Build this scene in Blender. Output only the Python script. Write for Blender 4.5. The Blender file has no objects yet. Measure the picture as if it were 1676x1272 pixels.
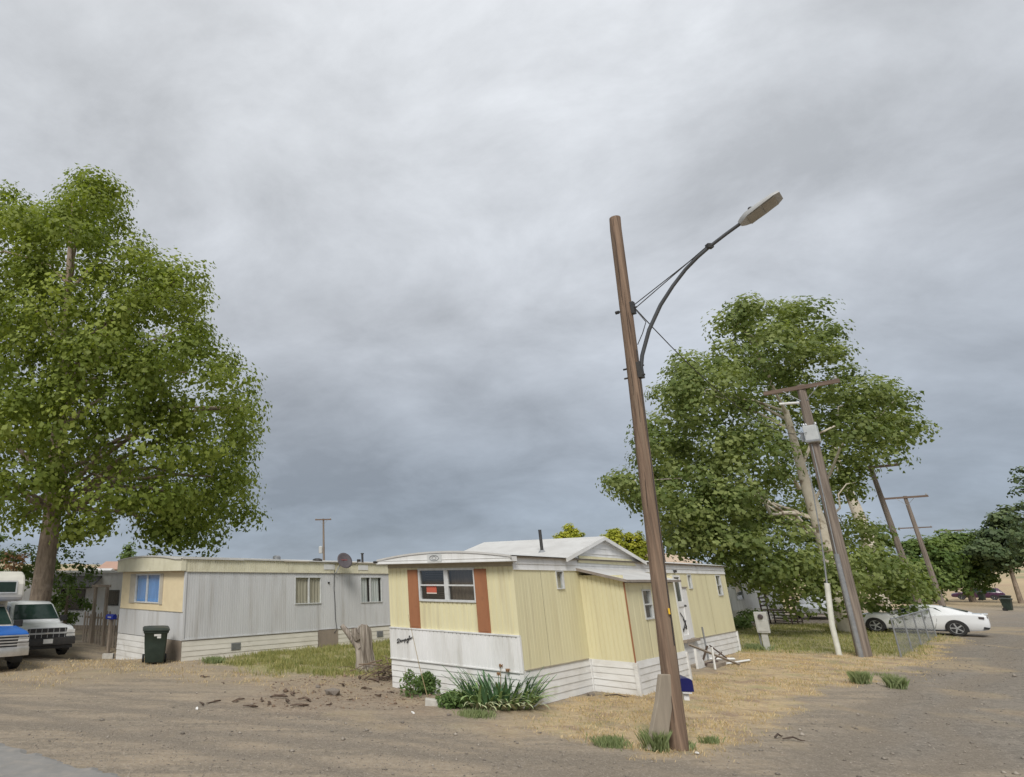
import bpy, bmesh, math, random
import numpy as np
from mathutils import Vector, Matrix

random.seed(7)
rng = np.random.default_rng(11)
R = math.radians
scene = bpy.context.scene
col = scene.collection

# ------------------------------------------------------------------ camera
F, CX, CY, HOR, H = 1000.0, 494.0, 636.0, 950.0, 2.5
PITCH = math.atan((HOR - CY) / F)
cam_d = bpy.data.cameras.new('camera')
cam = bpy.data.objects.new('camera', cam_d)
col.objects.link(cam)
cam.location = (0, 0, H)
cam.rotation_euler = (math.pi / 2 + PITCH, 0, 0)
cam_d.sensor_fit = 'HORIZONTAL'
cam_d.sensor_width = 36
cam_d.lens = F / 1676 * 36
cam_d.shift_x = (838 - CX) / 1676
cam_d.clip_end = 6000
scene.camera = cam

# ------------------------------------------------------------------ sky, sun, exposure
SUN_AZ, SUN_EL = math.atan2(-0.30, -0.95), R(44)
sun_dir = Vector((math.sin(SUN_AZ) * math.cos(SUN_EL), math.cos(SUN_AZ) * math.cos(SUN_EL), math.sin(SUN_EL)))
world = bpy.data.worlds.new('World')
scene.world = world
world.use_nodes = True
wn, wl = world.node_tree.nodes, world.node_tree.links
wn.clear()
w_out = wn.new('ShaderNodeOutputWorld')
w_mix = wn.new('ShaderNodeMixShader')
w_sky = wn.new('ShaderNodeTexSky')
w_sky.sky_type = 'NISHITA'
w_sky.sun_disc = False
w_sky.sun_elevation = SUN_EL
w_sky.sun_rotation = SUN_AZ
w_bg1 = wn.new('ShaderNodeBackground')
w_bg1.inputs['Strength'].default_value = 0.055
w_bg2 = wn.new('ShaderNodeBackground')
w_bg2.inputs['Strength'].default_value = 0.66
w_mix.inputs[0].default_value = 0.93
wl.new(w_sky.outputs[0], w_bg1.inputs['Color'])
wl.new(w_bg1.outputs[0], w_mix.inputs[1])
wl.new(w_bg2.outputs[0], w_mix.inputs[2])
wl.new(w_mix.outputs[0], w_out.inputs['Surface'])
w_tc = wn.new('ShaderNodeTexCoord')
w_sep = wn.new('ShaderNodeSeparateXYZ')
wl.new(w_tc.outputs['Generated'], w_sep.inputs[0])


def wmath(op, a, b=None, clamp=False):
    m = wn.new('ShaderNodeMath')
    m.operation = op
    m.use_clamp = clamp
    for i, s in enumerate((a, b)):
        if s is None:
            continue
        if isinstance(s, (int, float)):
            m.inputs[i].default_value = s
        else:
            wl.new(s, m.inputs[i])
    return m.outputs[0]


zc = wmath('MAXIMUM', w_sep.outputs[2], 0.0)
den = wmath('ADD', zc, 0.36)
w_cmb = wn.new('ShaderNodeCombineXYZ')
wl.new(wmath('DIVIDE', w_sep.outputs[0], den), w_cmb.inputs[0])
wl.new(wmath('DIVIDE', w_sep.outputs[1], den), w_cmb.inputs[1])


def wnoise(scale, detail, rough, dist=0.0, off=0.0):
    mp = wn.new('ShaderNodeMapping')
    mp.inputs['Location'].default_value = (off, off * 0.37, 0)
    mp.inputs['Rotation'].default_value = (0, 0, 0.5)
    mp.inputs['Scale'].default_value = (1.0, 1.15, 1)
    wl.new(w_cmb.outputs[0], mp.inputs[0])
    n = wn.new('ShaderNodeTexNoise')
    n.inputs['Scale'].default_value = scale
    n.inputs['Detail'].default_value = detail
    n.inputs['Roughness'].default_value = rough
    n.inputs['Distortion'].default_value = dist
    wl.new(mp.outputs[0], n.inputs['Vector'])
    return n.outputs['Fac']


n_big = wnoise(1.15, 5, 0.50, 0.1, 3.1)
n_mid = wnoise(3.0, 9, 0.62, 0.25, 9.4)
cl = wmath('ADD', wmath('MULTIPLY', n_big, 0.56), wmath('MULTIPLY', n_mid, 0.44))
w_map = wn.new('ShaderNodeMapRange')
w_map.inputs[1].default_value, w_map.inputs[2].default_value = 0.37, 0.62
w_map.inputs[3].default_value, w_map.inputs[4].default_value = 0.755, 1.235
wl.new(cl, w_map.inputs[0])
w_ramp = wn.new('ShaderNodeValToRGB')
cr = w_ramp.color_ramp
stops = [(0.0, (.245, .290, .352)), (.10, (.285, .328, .390)), (.22, (.360, .395, .445)), (.40, (.462, .486, .522)), (.62, (.515, .535, .562)), (1.0, (.62, .635, .655))]
while len(cr.elements) < len(stops):
    cr.elements.new(0.5)
for e, (p, c) in zip(cr.elements, stops):
    e.position = p
    e.color = (*c, 1)
wl.new(zc, w_ramp.inputs[0])


def cloud_lobe(x, y, width, amount):
    """a broad brighter or darker cloud bank round one direction of the visible sky"""
    d0 = Vector(((x - CX) / F, math.cos(PITCH) - (CY - y) / F * math.sin(PITCH), math.sin(PITCH) + (CY - y) / F * math.cos(PITCH))).normalized()
    dp = wn.new('ShaderNodeVectorMath')
    dp.operation = 'DOT_PRODUCT'
    dp.inputs[1].default_value = d0
    wl.new(w_tc.outputs['Generated'], dp.inputs[0])
    e = wmath('EXPONENT', wmath('MULTIPLY', wmath('SUBTRACT', dp.outputs['Value'], 1.0), 2.0 / width ** 2))
    return wmath('MULTIPLY', wmath('MULTIPLY', e, n_mid), amount * 2)


lobes = wmath('ADD', wmath('ADD', cloud_lobe(970, 170, .28, .20), cloud_lobe(620, 790, .30, -.10)), cloud_lobe(120, 170, .3, .05))
w_fac = wmath('ADD', w_map.outputs[0], lobes)
w_mul = wn.new('ShaderNodeVectorMath')
w_mul.operation = 'SCALE'
wl.new(w_ramp.outputs[0], w_mul.inputs[0])
wl.new(w_fac, w_mul.inputs['Scale'])
wl.new(w_mul.outputs[0], w_bg2.inputs['Color'])

sun_d = bpy.data.lights.new('sun', 'SUN')
sun_d.energy = 1.5
sun_d.angle = R(22)
sun_d.color = (1.0, 0.965, 0.91)
sun = bpy.data.objects.new('sun', sun_d)
col.objects.link(sun)
sun.rotation_euler = (-sun_dir).to_track_quat('-Z', 'Y').to_euler()
sun.location = sun_dir * 60
vs = scene.view_settings
vs.view_transform = 'Standard'
vs.look = 'None'
vs.gamma = 1
vs.exposure = 0.90
vs.use_curve_mapping = False


# ------------------------------------------------------------------ geometry from survey points
def ray(x, y):
    u, v = (x - CX) / F, (CY - y) / F
    cp, sp = math.cos(PITCH), math.sin(PITCH)
    return Vector((u, cp - v * sp, sp + v * cp))


def at(x, y, Y):
    d = ray(x, y)
    return Vector((0, 0, H)) + d * (Y / d.y)


def onz(x, y, z=0.0):
    d = ray(x, y)
    return Vector((0, 0, H)) + d * ((z - H) / d.z)


def gz(x, y):
    return -0.30 * np.exp(-((x + 7.1) ** 2 + (y - 24.7) ** 2) / 4.5)


AZ = R(47.6)
A_ = Vector((math.sin(AZ), math.cos(AZ), 0))       # along the street
B_ = Vector((-math.cos(AZ), math.sin(AZ), 0))      # away from the street
RZ = math.pi / 2 - AZ


# ------------------------------------------------------------------ materials
MATS = {}


def mk(name, c1, c2=None, rough=.7, scale=4.0, stretch=(1, 1, 1), detail=5, lo=.35, hi=.65, bump=0.0, bscale=60.0, metal=0.0,
       spec=.4, dirt=None, dscale=1.2, dlo=.55, dhi=.75, dstretch=(1, 1, 1), damt=1.0, coat=0.0):
    """procedural: two-tone noise, a second noise of dirt or wear, fine bump"""
    m = bpy.data.materials.new(name)
    m.use_nodes = True
    n, l = m.node_tree.nodes, m.node_tree.links
    p = n['Principled BSDF']
    p.inputs['Roughness'].default_value = rough
    p.inputs['Metallic'].default_value = metal
    p.inputs['Specular IOR Level'].default_value = spec
    p.inputs['Coat Weight'].default_value = coat
    tc = n.new('ShaderNodeTexCoord')

    def noise(sc, st, det):
        mp = n.new('ShaderNodeMapping')
        mp.inputs['Scale'].default_value = st
        l.new(tc.outputs['Object'], mp.inputs[0])
        t = n.new('ShaderNodeTexNoise')
        t.inputs['Scale'].default_value = sc
        t.inputs['Detail'].default_value = det
        t.inputs['Roughness'].default_value = .6
        l.new(mp.outputs[0], t.inputs['Vector'])
        return t.outputs['Fac']

    def remap(fac, a, b, mx=1.0):
        r = n.new('ShaderNodeMapRange')
        r.inputs[1].default_value, r.inputs[2].default_value = a, b
        r.inputs[4].default_value = mx
        l.new(fac, r.inputs[0])
        return r.outputs[0]

    if c2 is None:
        c2 = tuple(x * .82 for x in c1)
    mx = n.new('ShaderNodeMix')
    mx.data_type = 'RGBA'
    mx.inputs[6].default_value = (*c1, 1)
    mx.inputs[7].default_value = (*c2, 1)
    l.new(remap(noise(scale, stretch, detail), lo, hi), mx.inputs[0])
    out = mx.outputs[2]
    if dirt:
        m2 = n.new('ShaderNodeMix')
        m2.data_type = 'RGBA'
        m2.inputs[7].default_value = (*dirt, 1)
        l.new(out, m2.inputs[6])
        l.new(remap(noise(dscale, dstretch, 7), dlo, dhi, damt), m2.inputs[0])
        out = m2.outputs[2]
    l.new(out, p.inputs['Base Color'])
    if bump:
        bp = n.new('ShaderNodeBump')
        bp.inputs['Strength'].default_value = bump
        bp.inputs['Distance'].default_value = 0.02
        l.new(noise(bscale, stretch, 4), bp.inputs['Height'])
        l.new(bp.outputs[0], p.inputs['Normal'])
    MATS[name] = m
    return m


mk('yellow_siding', (.70, .655, .425), (.645, .595, .375), rough=.5, scale=2.0, stretch=(1, 1, .18), dirt=(.40, .33, .21), dscale=3, dstretch=(1.6, 1.6, .10), dlo=.54, dhi=.82, damt=.6, bump=.35, bscale=1.6)
mk('white_siding', (.76, .76, .75), (.67, .67, .65), rough=.5, scale=3, stretch=(1, 1, .2), dirt=(.40, .38, .33), dscale=2.2, dstretch=(1.5, 1.5, .2), dlo=.54, dhi=.80, damt=.65)
mk('skirt_white', (.73, .73, .715), (.62, .61, .58), rough=.6, scale=3, stretch=(.6, .6, 1.4), dirt=(.36, .33, .28), dscale=2.5, dlo=.56, dhi=.8, damt=.6)
mk('skirt_cream', (.70, .67, .59), (.61, .58, .50), rough=.65, scale=3, stretch=(.5, .5, 1.5), dirt=(.34, .31, .26), dscale=2.0, dstretch=(.6, .6, 2), dlo=.55, dhi=.8, damt=.6)
mk('white_roof', (.58, .575, .555), (.50, .49, .47), rough=.6, scale=2, dirt=(.45, .42, .38), dscale=1.4, dlo=.6, dhi=.85, damt=.5)
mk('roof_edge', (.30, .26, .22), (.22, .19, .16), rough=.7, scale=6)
mk('soffit', (.40, .36, .27), (.33, .29, .22), rough=.7, scale=5)
mk('rust_brown', (.345, .150, .072), (.29, .125, .062), rough=.7, scale=6, stretch=(1, 1, .2), dirt=(.20, .09, .05), dscale=7, dlo=.58, dhi=.8, damt=.7, bump=.15)
mk('gray_siding', (.58, .585, .585), (.52, .525, .525), rough=.45, bump=.35, bscale=1.6, scale=1.6, stretch=(1, 1, .15), dirt=(.36, .34, .31), dscale=2.5, dstretch=(1.2, 1.2, .12), dlo=.50, dhi=.78, damt=.7)
mk('cream_siding', (.74, .63, .42), (.68, .57, .37), rough=.55, scale=3, dirt=(.44, .37, .25), dscale=2, dlo=.6, dhi=.85, damt=.5)
mk('sage_cream', (.68, .65, .50), (.60, .57, .42), rough=.55, scale=3, dirt=(.33, .29, .21), dscale=3, dstretch=(1, 1, .3), dlo=.55, dhi=.8, damt=.6)
mk('trim_beige', (.47, .43, .35), (.42, .38, .31), rough=.6)
mk('alu_frame', (.60, .61, .60), (.50, .51, .50), rough=.4, scale=9, spec=.5)
mk('dark_frame', (.10, .10, .10), (.07, .07, .07), rough=.5)
mk('plywood', (.30, .25, .20), (.24, .20, .16), rough=.8, scale=3, stretch=(1, 1, .25), bump=.2, dirt=(.17, .14, .11), dscale=3, dlo=.6, dhi=.8)
mk('interior_dark', (.055, .05, .045), (.04, .036, .03), rough=.9)  # near-black, puts the darkness of unlit rooms into the colour
mk('curtain_blue', (.13, .30, .62), (.10, .25, .54), rough=.9, scale=6, stretch=(1, 1, .3))
mk('curtain_tan', (.50, .46, .37), (.40, .36, .28), rough=.9, scale=8, stretch=(1, 1, .2))
mk('curtain_white', (.60, .62, .60), (.50, .52, .51), rough=.9, scale=8, stretch=(1, 1, .2))
mk('blind_brown', (.22, .18, .145), (.17, .14, .11), rough=.8, scale=5)
mk('sign_red', (.50, .115, .07), (.43, .10, .06), rough=.6)
mk('pale_paper', (.68, .60, .54), (.62, .53, .47), rough=.8)
mk('placard', (.70, .70, .67), (.62, .62, .60), rough=.6)
mk('black', (.02, .02, .021), (.028, .028, .03), rough=.5)
mk('black_iron', (.03, .031, .033), (.05, .046, .042), rough=.6, scale=12)
mk('pole_wood', (.265, .183, .127), (.095, .062, .044), rough=.85, scale=5, stretch=(3.5, 3.5, .12), bump=.6, bscale=14, dirt=(.30, .225, .16), dscale=3, dstretch=(3, 3, .1), dlo=.52, dhi=.75)
mk('pole_wood_grey', (.27, .225, .185), (.13, .105, .087), rough=.9, scale=5, stretch=(3.5, 3.5, .12), bump=.6, bscale=14)
mk('arm_wood', (.20, .145, .11), (.12, .085, .066), rough=.85, scale=5, stretch=(3, .2, 3), bump=.4, bscale=12)
mk('galvanised', (.34, .35, .36), (.26, .27, .28), rough=.45, metal=.5, scale=8)
mk('arm_steel', (.10, .105, .11), (.075, .078, .082), rough=.45, metal=.4)
mk('lamp_grey', (.42, .425, .42), (.36, .365, .36), rough=.5)
mk('lamp_lens', (.34, .32, .28), (.28, .26, .22), rough=.25)
mk('tag_yellow', (.80, .50, .03), (.70, .42, .03), rough=.5)
mk('mail_blue', (.010, .012, .105), (.008, .009, .085), rough=.35)
mk('mail_blue_bright', (.02, .04, .36), (.015, .03, .28), rough=.4)
mk('grey_plank', (.34, .29, .225), (.27, .23, .18), rough=.9, scale=4, stretch=(3, 3, .3), bump=.4, bscale=20)
mk('stump_wood', (.46, .41, .35), (.16, .13, .105), rough=.9, scale=5, stretch=(3.2, 3.2, .22), detail=8, bump=.8, bscale=12, dirt=(.075, .06, .05), dscale=4, dstretch=(3, 3, .2), dlo=.57, dhi=.70)
mk('bark', (.30, .235, .175), (.17, .13, .097), rough=.95, scale=6, stretch=(1.5, 1.5, .4), detail=8, bump=1.0, bscale=12, dirt=(.38, .31, .24), dscale=2.5, dlo=.52, dhi=.75)
mk('bark_pale', (.60, .55, .45), (.50, .44, .34), rough=.9, scale=2.4, stretch=(1, 1, .6), detail=6, bump=.3, dirt=(.21, .165, .115), dscale=1.5, dlo=.54, dhi=.62)
mk('bin_green', (.028, .042, .032), (.020, .031, .024), rough=.5, scale=5, dirt=(.07, .075, .06), dscale=4, dlo=.58, dhi=.85, damt=.5)
mk('bin_lid', (.045, .056, .048), (.032, .042, .036), rough=.5, scale=5)
mk('car_white', (.78, .79, .80), (.75, .76, .77), rough=.25, spec=.5, scale=2, coat=.5)
mk('truck_white', (.74, .76, .775), (.69, .71, .725), rough=.35, scale=2, dirt=(.42, .40, .37), dscale=2.5, dlo=.6, dhi=.85, damt=.5, coat=.2)
mk('old_blue', (.03, .15, .50), (.025, .12, .42), rough=.4, scale=3)
mk('old_white', (.60, .58, .54), (.50, .47, .42), rough=.45, scale=4, dirt=(.30, .22, .15), dscale=3, dlo=.58, dhi=.8)
mk('camper_white', (.66, .64, .57), (.58, .56, .50), rough=.5, scale=2.5, dirt=(.38, .33, .25), dscale=2.5, dlo=.58, dhi=.8, damt=.6)
mk('chrome', (.60, .59, .57), (.50, .49, .47), rough=.3, metal=.7, scale=6)
mk('rim_silver', (.55, .56, .57), (.45, .46, .47), rough=.3, metal=.6)
mk('tyre', (.022, .022, .022), (.032, .031, .029), rough=.85)
mk('car_plum', (.075, .028, .065), (.06, .022, .05), rough=.3, coat=.4)
mk('lens_clear', (.60, .60, .58), (.50, .50, .48), rough=.15)
mk('lens_dark', (.09, .07, .07), (.06, .05, .05), rough=.2)
mk('lens_amber', (.50, .22, .05), (.42, .18, .04), rough=.2)
mk('car_glass', (.016, .034, .028), (.026, .046, .038), rough=.08, spec=.28)
mk('dish_grey', (.10, .085, .09), (.075, .065, .07), rough=.5)
mk('dish_red', (.32, .06, .06), (.25, .05, .05), rough=.6)
mk('fence_wood', (.36, .30, .24), (.23, .19, .15), rough=.9, scale=5, stretch=(2, 2, .3), bump=.3)
mk('steel_pipe_white', (.66, .66, .60), (.55, .55, .48), rough=.5, scale=4, dirt=(.35, .31, .24), dscale=3, dlo=.6, dhi=.8)
mk('box_grey', (.46, .46, .43), (.38, .38, .35), rough=.5, scale=5, dirt=(.28, .26, .22), dscale=4, dlo=.6, dhi=.8)
mk('transformer', (.50, .52, .52), (.43, .45, .45), rough=.4)
mk('concrete', (.52, .50, .45), (.42, .40, .36), rough=.95, scale=8, bump=.3)
mk('rock', (.25, .215, .18), (.17, .145, .12), rough=.95, scale=6, bump=.6, bscale=18)
mk('bark_chip', (.15, .105, .075), (.085, .06, .045), rough=.95, scale=12, bump=.4)
mk('twig', (.22, .165, .115), (.14, .10, .07), rough=.95, scale=8)
mk('twig_dark', (.10, .072, .055), (.065, .048, .038), rough=.95, scale=8)
mk('dry_stalk', (.34, .27, .15), (.26, .20, .11), rough=.9)
mk('wilted', (.30, .17, .075), (.22, .12, .06), rough=.9)
mk('iris_leaf', (.11, .20, .085), (.075, .150, .070), rough=.5, scale=4, spec=.4)
mk('iris_leaf_light', (.30, .39, .15), (.21, .31, .12), rough=.5, scale=4)
mk('iris_leaf_pale', (.58, .58, .38), (.40, .45, .24), rough=.6, scale=4)
mk('litter_white', (.74, .73, .70), (.66, .65, .62), rough=.8)
mk('shingle_dark', (.10, .095, .09), (.075, .07, .068), rough=.9)
mk('house_grey', (.72, .72, .72), (.66, .66, .66), rough=.7)
mk('house_tan', (.52, .40, .29), (.45, .34, .25), rough=.8, scale=.5)
mk('house_pink', (.44, .28, .21), (.38, .24, .18), rough=.8, scale=.5)
mk('deck_wood', (.10, .068, .055), (.07, .05, .042), rough=.9)


def glass_mat(name, tint, fac):
    m = bpy.data.materials.new(name)
    m.use_nodes = True
    n, l = m.node_tree.nodes, m.node_tree.links
    n.clear()
    o = n.new('ShaderNodeOutputMaterial')
    mx = n.new('ShaderNodeMixShader')
    t = n.new('ShaderNodeBsdfTransparent')
    t.inputs[0].default_value = (*tint, 1)
    g = n.new('ShaderNodeBsdfGlossy')
    g.inputs['Roughness'].default_value = .04
    g.inputs['Color'].default_value = (.9, .92, .93, 1)
    lw = n.new('ShaderNodeLayerWeight')
    lw.inputs[0].default_value = .5
    pw = n.new('ShaderNodeMath')
    pw.operation = 'POWER'
    pw.inputs[1].default_value = 4
    l.new(lw.outputs['Facing'], pw.inputs[0])
    ma = n.new('ShaderNodeMath')
    ma.operation = 'MULTIPLY_ADD'
    ma.use_clamp = True
    ma.inputs[1].default_value = .9
    ma.inputs[2].default_value = fac
    l.new(pw.outputs[0], ma.inputs[0])
    l.new(ma.outputs[0], mx.inputs[0])
    l.new(t.outputs[0], mx.inputs[1])
    l.new(g.outputs[0], mx.inputs[2])
    l.new(mx.outputs[0], o.inputs['Surface'])
    MATS[name] = m


glass_mat('glass', (.88, .90, .89), .05)
glass_mat('glass_screen', (.66, .66, .64), .13)


def leaf_mat(name, c1, c2, trans=.35, scale=.5, c3=None):
    m = bpy.data.materials.new(name)
    m.use_nodes = True
    n, l = m.node_tree.nodes, m.node_tree.links
    n.clear()
    o = n.new('ShaderNodeOutputMaterial')
    at_ = n.new('ShaderNodeAttribute')
    at_.attribute_name = 'tint'
    mx = n.new('ShaderNodeMix')
    mx.data_type = 'RGBA'
    mx.inputs[6].default_value = (*c1, 1)
    mx.inputs[7].default_value = (*c2, 1)
    l.new(at_.outputs['Fac'], mx.inputs[0])
    d = n.new('ShaderNodeBsdfPrincipled')
    d.inputs['Roughness'].default_value = .55
    d.inputs['Specular IOR Level'].default_value = .25
    t = n.new('ShaderNodeBsdfTranslucent')
    ms = n.new('ShaderNodeMixShader')
    ms.inputs[0].default_value = trans
    tw = n.new('ShaderNodeMix')
    tw.data_type = 'RGBA'
    tw.blend_type = 'MULTIPLY'
    tw.inputs[0].default_value = 1
    tw.inputs[7].default_value = (1.25, 1.3, .6, 1)
    l.new(mx.outputs[2], tw.inputs[6])
    l.new(mx.outputs[2], d.inputs['Base Color'])
    l.new(tw.outputs[2], t.inputs['Color'])
    l.new(d.outputs[0], ms.inputs[1])
    l.new(t.outputs[0], ms.inputs[2])
    l.new(ms.outputs[0], o.inputs['Surface'])
    MATS[name] = m


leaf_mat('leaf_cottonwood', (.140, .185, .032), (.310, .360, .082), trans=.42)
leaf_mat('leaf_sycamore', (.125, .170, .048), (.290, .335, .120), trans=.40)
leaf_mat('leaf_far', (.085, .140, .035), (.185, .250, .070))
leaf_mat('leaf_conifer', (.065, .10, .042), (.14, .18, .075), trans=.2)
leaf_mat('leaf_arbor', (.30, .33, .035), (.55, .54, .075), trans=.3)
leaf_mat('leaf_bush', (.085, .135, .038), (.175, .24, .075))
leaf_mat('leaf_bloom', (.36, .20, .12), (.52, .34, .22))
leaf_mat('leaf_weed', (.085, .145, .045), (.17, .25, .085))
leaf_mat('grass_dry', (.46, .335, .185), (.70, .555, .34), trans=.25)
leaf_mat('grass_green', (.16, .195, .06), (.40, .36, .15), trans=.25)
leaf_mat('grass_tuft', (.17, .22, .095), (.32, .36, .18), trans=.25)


# ------------------------------------------------------------------ mesh builder
class MB:
    def __init__(s):
        s.v, s.f = [], []

    def add(s, vs_, fs):
        o = len(s.v)
        s.v += [tuple(p) for p in vs_]
        s.f += [tuple(i + o for i in f) for f in fs]
        return s

    def box(s, a, b, M=None):
        x0, y0, z0 = a
        x1, y1, z1 = b
        p = [(x0, y0, z0), (x1, y0, z0), (x1, y1, z0), (x0, y1, z0), (x0, y0, z1), (x1, y0, z1), (x1, y1, z1), (x0, y1, z1)]
        if M is not None:
            p = [M @ Vector(q) for q in p]
        return s.add(p, [(3, 2, 1, 0), (4, 5, 6, 7), (0, 1, 5, 4), (1, 2, 6, 5), (2, 3, 7, 6), (3, 0, 4, 7)])

    def wbox(s, T, u0, u1, z0, z1, d0, d1):
        p = [T(u, z, d) for d in (d0, d1) for u, z in ((u0, z0), (u1, z0), (u1, z1), (u0, z1))]
        return s.add(p, [(3, 2, 1, 0), (4, 5, 6, 7), (0, 1, 5, 4), (1, 2, 6, 5), (2, 3, 7, 6), (3, 0, 4, 7)])

    def prism(s, T, poly, d0, d1):
        n = len(poly)
        p = [T(u, z, d0) for u, z in poly] + [T(u, z, d1) for u, z in poly]
        fs = [tuple(range(n))[::-1], tuple(range(n, 2 * n))] + [(i, (i + 1) % n, n + (i + 1) % n, n + i) for i in range(n)]
        return s.add(p, fs)

    def tube(s, pts, radii, n=8, cap=True, squash=None):
        pts = [Vector(p) for p in pts]
        if isinstance(radii, (int, float)):
            radii = [radii] * len(pts)
        o = len(s.v)
        up = Vector((0, 0, 1))
        prev = None
        for i, p in enumerate(pts):
            d = (pts[min(i + 1, len(pts) - 1)] - pts[max(i - 1, 0)]).normalized()
            if prev is None:
                ref = up if abs(d.z) < .9 else Vector((1, 0, 0))
                u = d.cross(ref).normalized()
            else:
                u = (prev - d * prev.dot(d)).normalized()
            prev = u
            w = d.cross(u)
            for k in range(n):
                a = 2 * math.pi * k / n
                s.v.append(tuple(p + (u * math.cos(a) + w * math.sin(a)) * radii[i]))
        for i in range(len(pts) - 1):
            for k in range(n):
                k2 = (k + 1) % n
                s.f.append((o + i * n + k, o + i * n + k2, o + (i + 1) * n + k2, o + (i + 1) * n + k))
        if cap:
            s.f.append(tuple(o + k for k in range(n))[::-1])
            e = o + (len(pts) - 1) * n
            s.f.append(tuple(e + k for k in range(n)))
        return s

    def lathe(s, prof, n=16, M=None, close=False):
        o = len(s.v)
        for r, z in prof:
            for k in range(n):
                a = 2 * math.pi * k / n
                p = Vector((r * math.cos(a), r * math.sin(a), z))
                s.v.append(tuple(M @ p if M is not None else p))
        m = len(prof)
        for i in range(m - 1 if not close else m):
            j = (i + 1) % m
            for k in range(n):
                k2 = (k + 1) % n
                s.f.append((o + i * n + k, o + i * n + k2, o + j * n + k2, o + j * n + k))
        if not close:
            s.f.append(tuple(o + k for k in range(n))[::-1])
            s.f.append(tuple(o + (m - 1) * n + k for k in range(n)))
        return s

    def loft(s, rings, cap=True):
        o = len(s.v)
        n = len(rings[0])
        for r in rings:
            s.v += [tuple(p) for p in r]
        for i in range(len(rings) - 1):
            for k in range(n):
                k2 = (k + 1) % n
                s.f.append((o + i * n + k, o + i * n + k2, o + (i + 1) * n + k2, o + (i + 1) * n + k))
        if cap:
            s.f.append(tuple(o + k for k in range(n))[::-1])
            s.f.append(tuple(o + (len(rings) - 1) * n + k for k in range(n)))
        return s

    def mesh(s, name, mat, smooth=None, recalc=True):
        me = bpy.data.meshes.new(name)
        me.from_pydata(s.v, [], s.f)
        if recalc:
            bm = bmesh.new()
            bm.from_mesh(me)
            bmesh.ops.recalc_face_normals(bm, faces=bm.faces)
            bm.to_mesh(me)
            bm.free()
        if mat:
            me.materials.append(MATS[mat])
        if smooth is not None:
            me.polygons.foreach_set('use_smooth', [True] * len(me.polygons))
            me.set_sharp_from_angle(angle=R(smooth))
        me.update()
        return me

    def build(s, name, mat, parent=None, smooth=None, recalc=True, bevel=0):
        return link(name, s.mesh(name, mat, smooth, recalc), parent, bevel=bevel)


def link(name, me, parent=None, loc=None, rot=None, bevel=0):
    o = bpy.data.objects.new(name, me)
    col.objects.link(o)
    if parent:
        o.parent = parent
    if loc is not None:
        o.location = loc
    if rot is not None:
        o.rotation_euler = rot
    if bevel:
        b = o.modifiers.new('bevel', 'BEVEL')
        b.width = bevel
        b.segments = 2
        b.limit_method = 'ANGLE'
    return o


def tag(o, label, cat, group=None, kind=None):
    o['label'] = label
    o['category'] = cat
    if group:
        o['group'] = group
    if kind:
        o['kind'] = kind
    return o


def thing(name, label, cat, loc=(0, 0, 0), rz=0.0, group=None, rot=None):
    o = bpy.data.objects.new(name, None)
    o.empty_display_size = .3
    col.objects.link(o)
    o.location = loc
    o.rotation_euler = rot or (0, 0, rz)
    return tag(o, label, cat, group)


def copy_tree(o, parent=None):
    c = o.copy()
    col.objects.link(c)
    if parent:
        c.parent = parent
    for ch in o.children:
        copy_tree(ch, c)
    return c


# ------------------------------------------------------------------ noise for the ground
_tab = rng.random((256, 256))


def vnoise(x, y):
    xi, yi = np.floor(x).astype(int), np.floor(y).astype(int)
    fx, fy = x - xi, y - yi
    fx, fy = fx * fx * (3 - 2 * fx), fy * fy * (3 - 2 * fy)
    g = lambda a, b: _tab[a & 255, b & 255]
    return (g(xi, yi) * (1 - fx) + g(xi + 1, yi) * fx) * (1 - fy) + (g(xi, yi + 1) * (1 - fx) + g(xi + 1, yi + 1) * fx) * fy


def fbm(x, y, o=4):
    t, a, s = 0, .5, 0
    for i in range(o):
        t = t + a * vnoise(x * 2 ** i + 17 * i, y * 2 ** i + 31 * i)
        s += a
        a *= .5
    return t / s


def sdist(x, y, poly):
    """signed distance to a polygon, positive inside"""
    d = np.full(x.shape, 1e9)
    ins = np.zeros(x.shape, bool)
    n = len(poly)
    for i in range(n):
        ax, ay = poly[i]
        bx, by = poly[(i + 1) % n]
        ex, ey = bx - ax, by - ay
        t = np.clip(((x - ax) * ex + (y - ay) * ey) / (ex * ex + ey * ey + 1e-9), 0, 1)
        d = np.minimum(d, np.hypot(x - ax - t * ex, y - ay - t * ey))
        c = ((ay > y) != (by > y)) & (x < (bx - ax) * (y - ay) / (by - ay + 1e-12) + ax)
        ins ^= c
    return np.where(ins, d, -d)


def gpoly(pts):
    return [tuple(onz(*p)[:2]) for p in pts]


LAWN = gpoly([(880, 1172), (960, 1140), (1100, 1130), (1210, 1064), (1478, 1074), (1534, 1042), (1560, 1046), (1530, 1075), (1470, 1098), (1380, 1118), (1330, 1150), (1240, 1195), (1150, 1232), (1040, 1236), (930, 1215), (870, 1192)])
GREENR = gpoly([(1205, 1066), (1478, 1074), (1534, 1040), (1440, 1020), (1300, 1022), (1200, 1030)])
GREENL = gpoly([(330, 1086), (420, 1072), (660, 1045), (660, 1100), (560, 1108), (470, 1106), (400, 1096)])
STRAWL = gpoly([(-60, 1100), (150, 1070), (330, 1082), (470, 1100), (590, 1108), (560, 1130), (430, 1118), (250, 1108), (60, 1118), (-80, 1135)])
LITTER = gpoly([(450, 1118), (540, 1100), (600, 1096), (660, 1100), (720, 1140), (690, 1165), (600, 1160), (480, 1165), (400, 1150)])
STREET = gpoly([(1676, 1272), (1250, 1272), (1420, 1150), (1540, 1060), (1620, 990), (1700, 965), (2400, 1000), (2400, 1272)])
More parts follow.
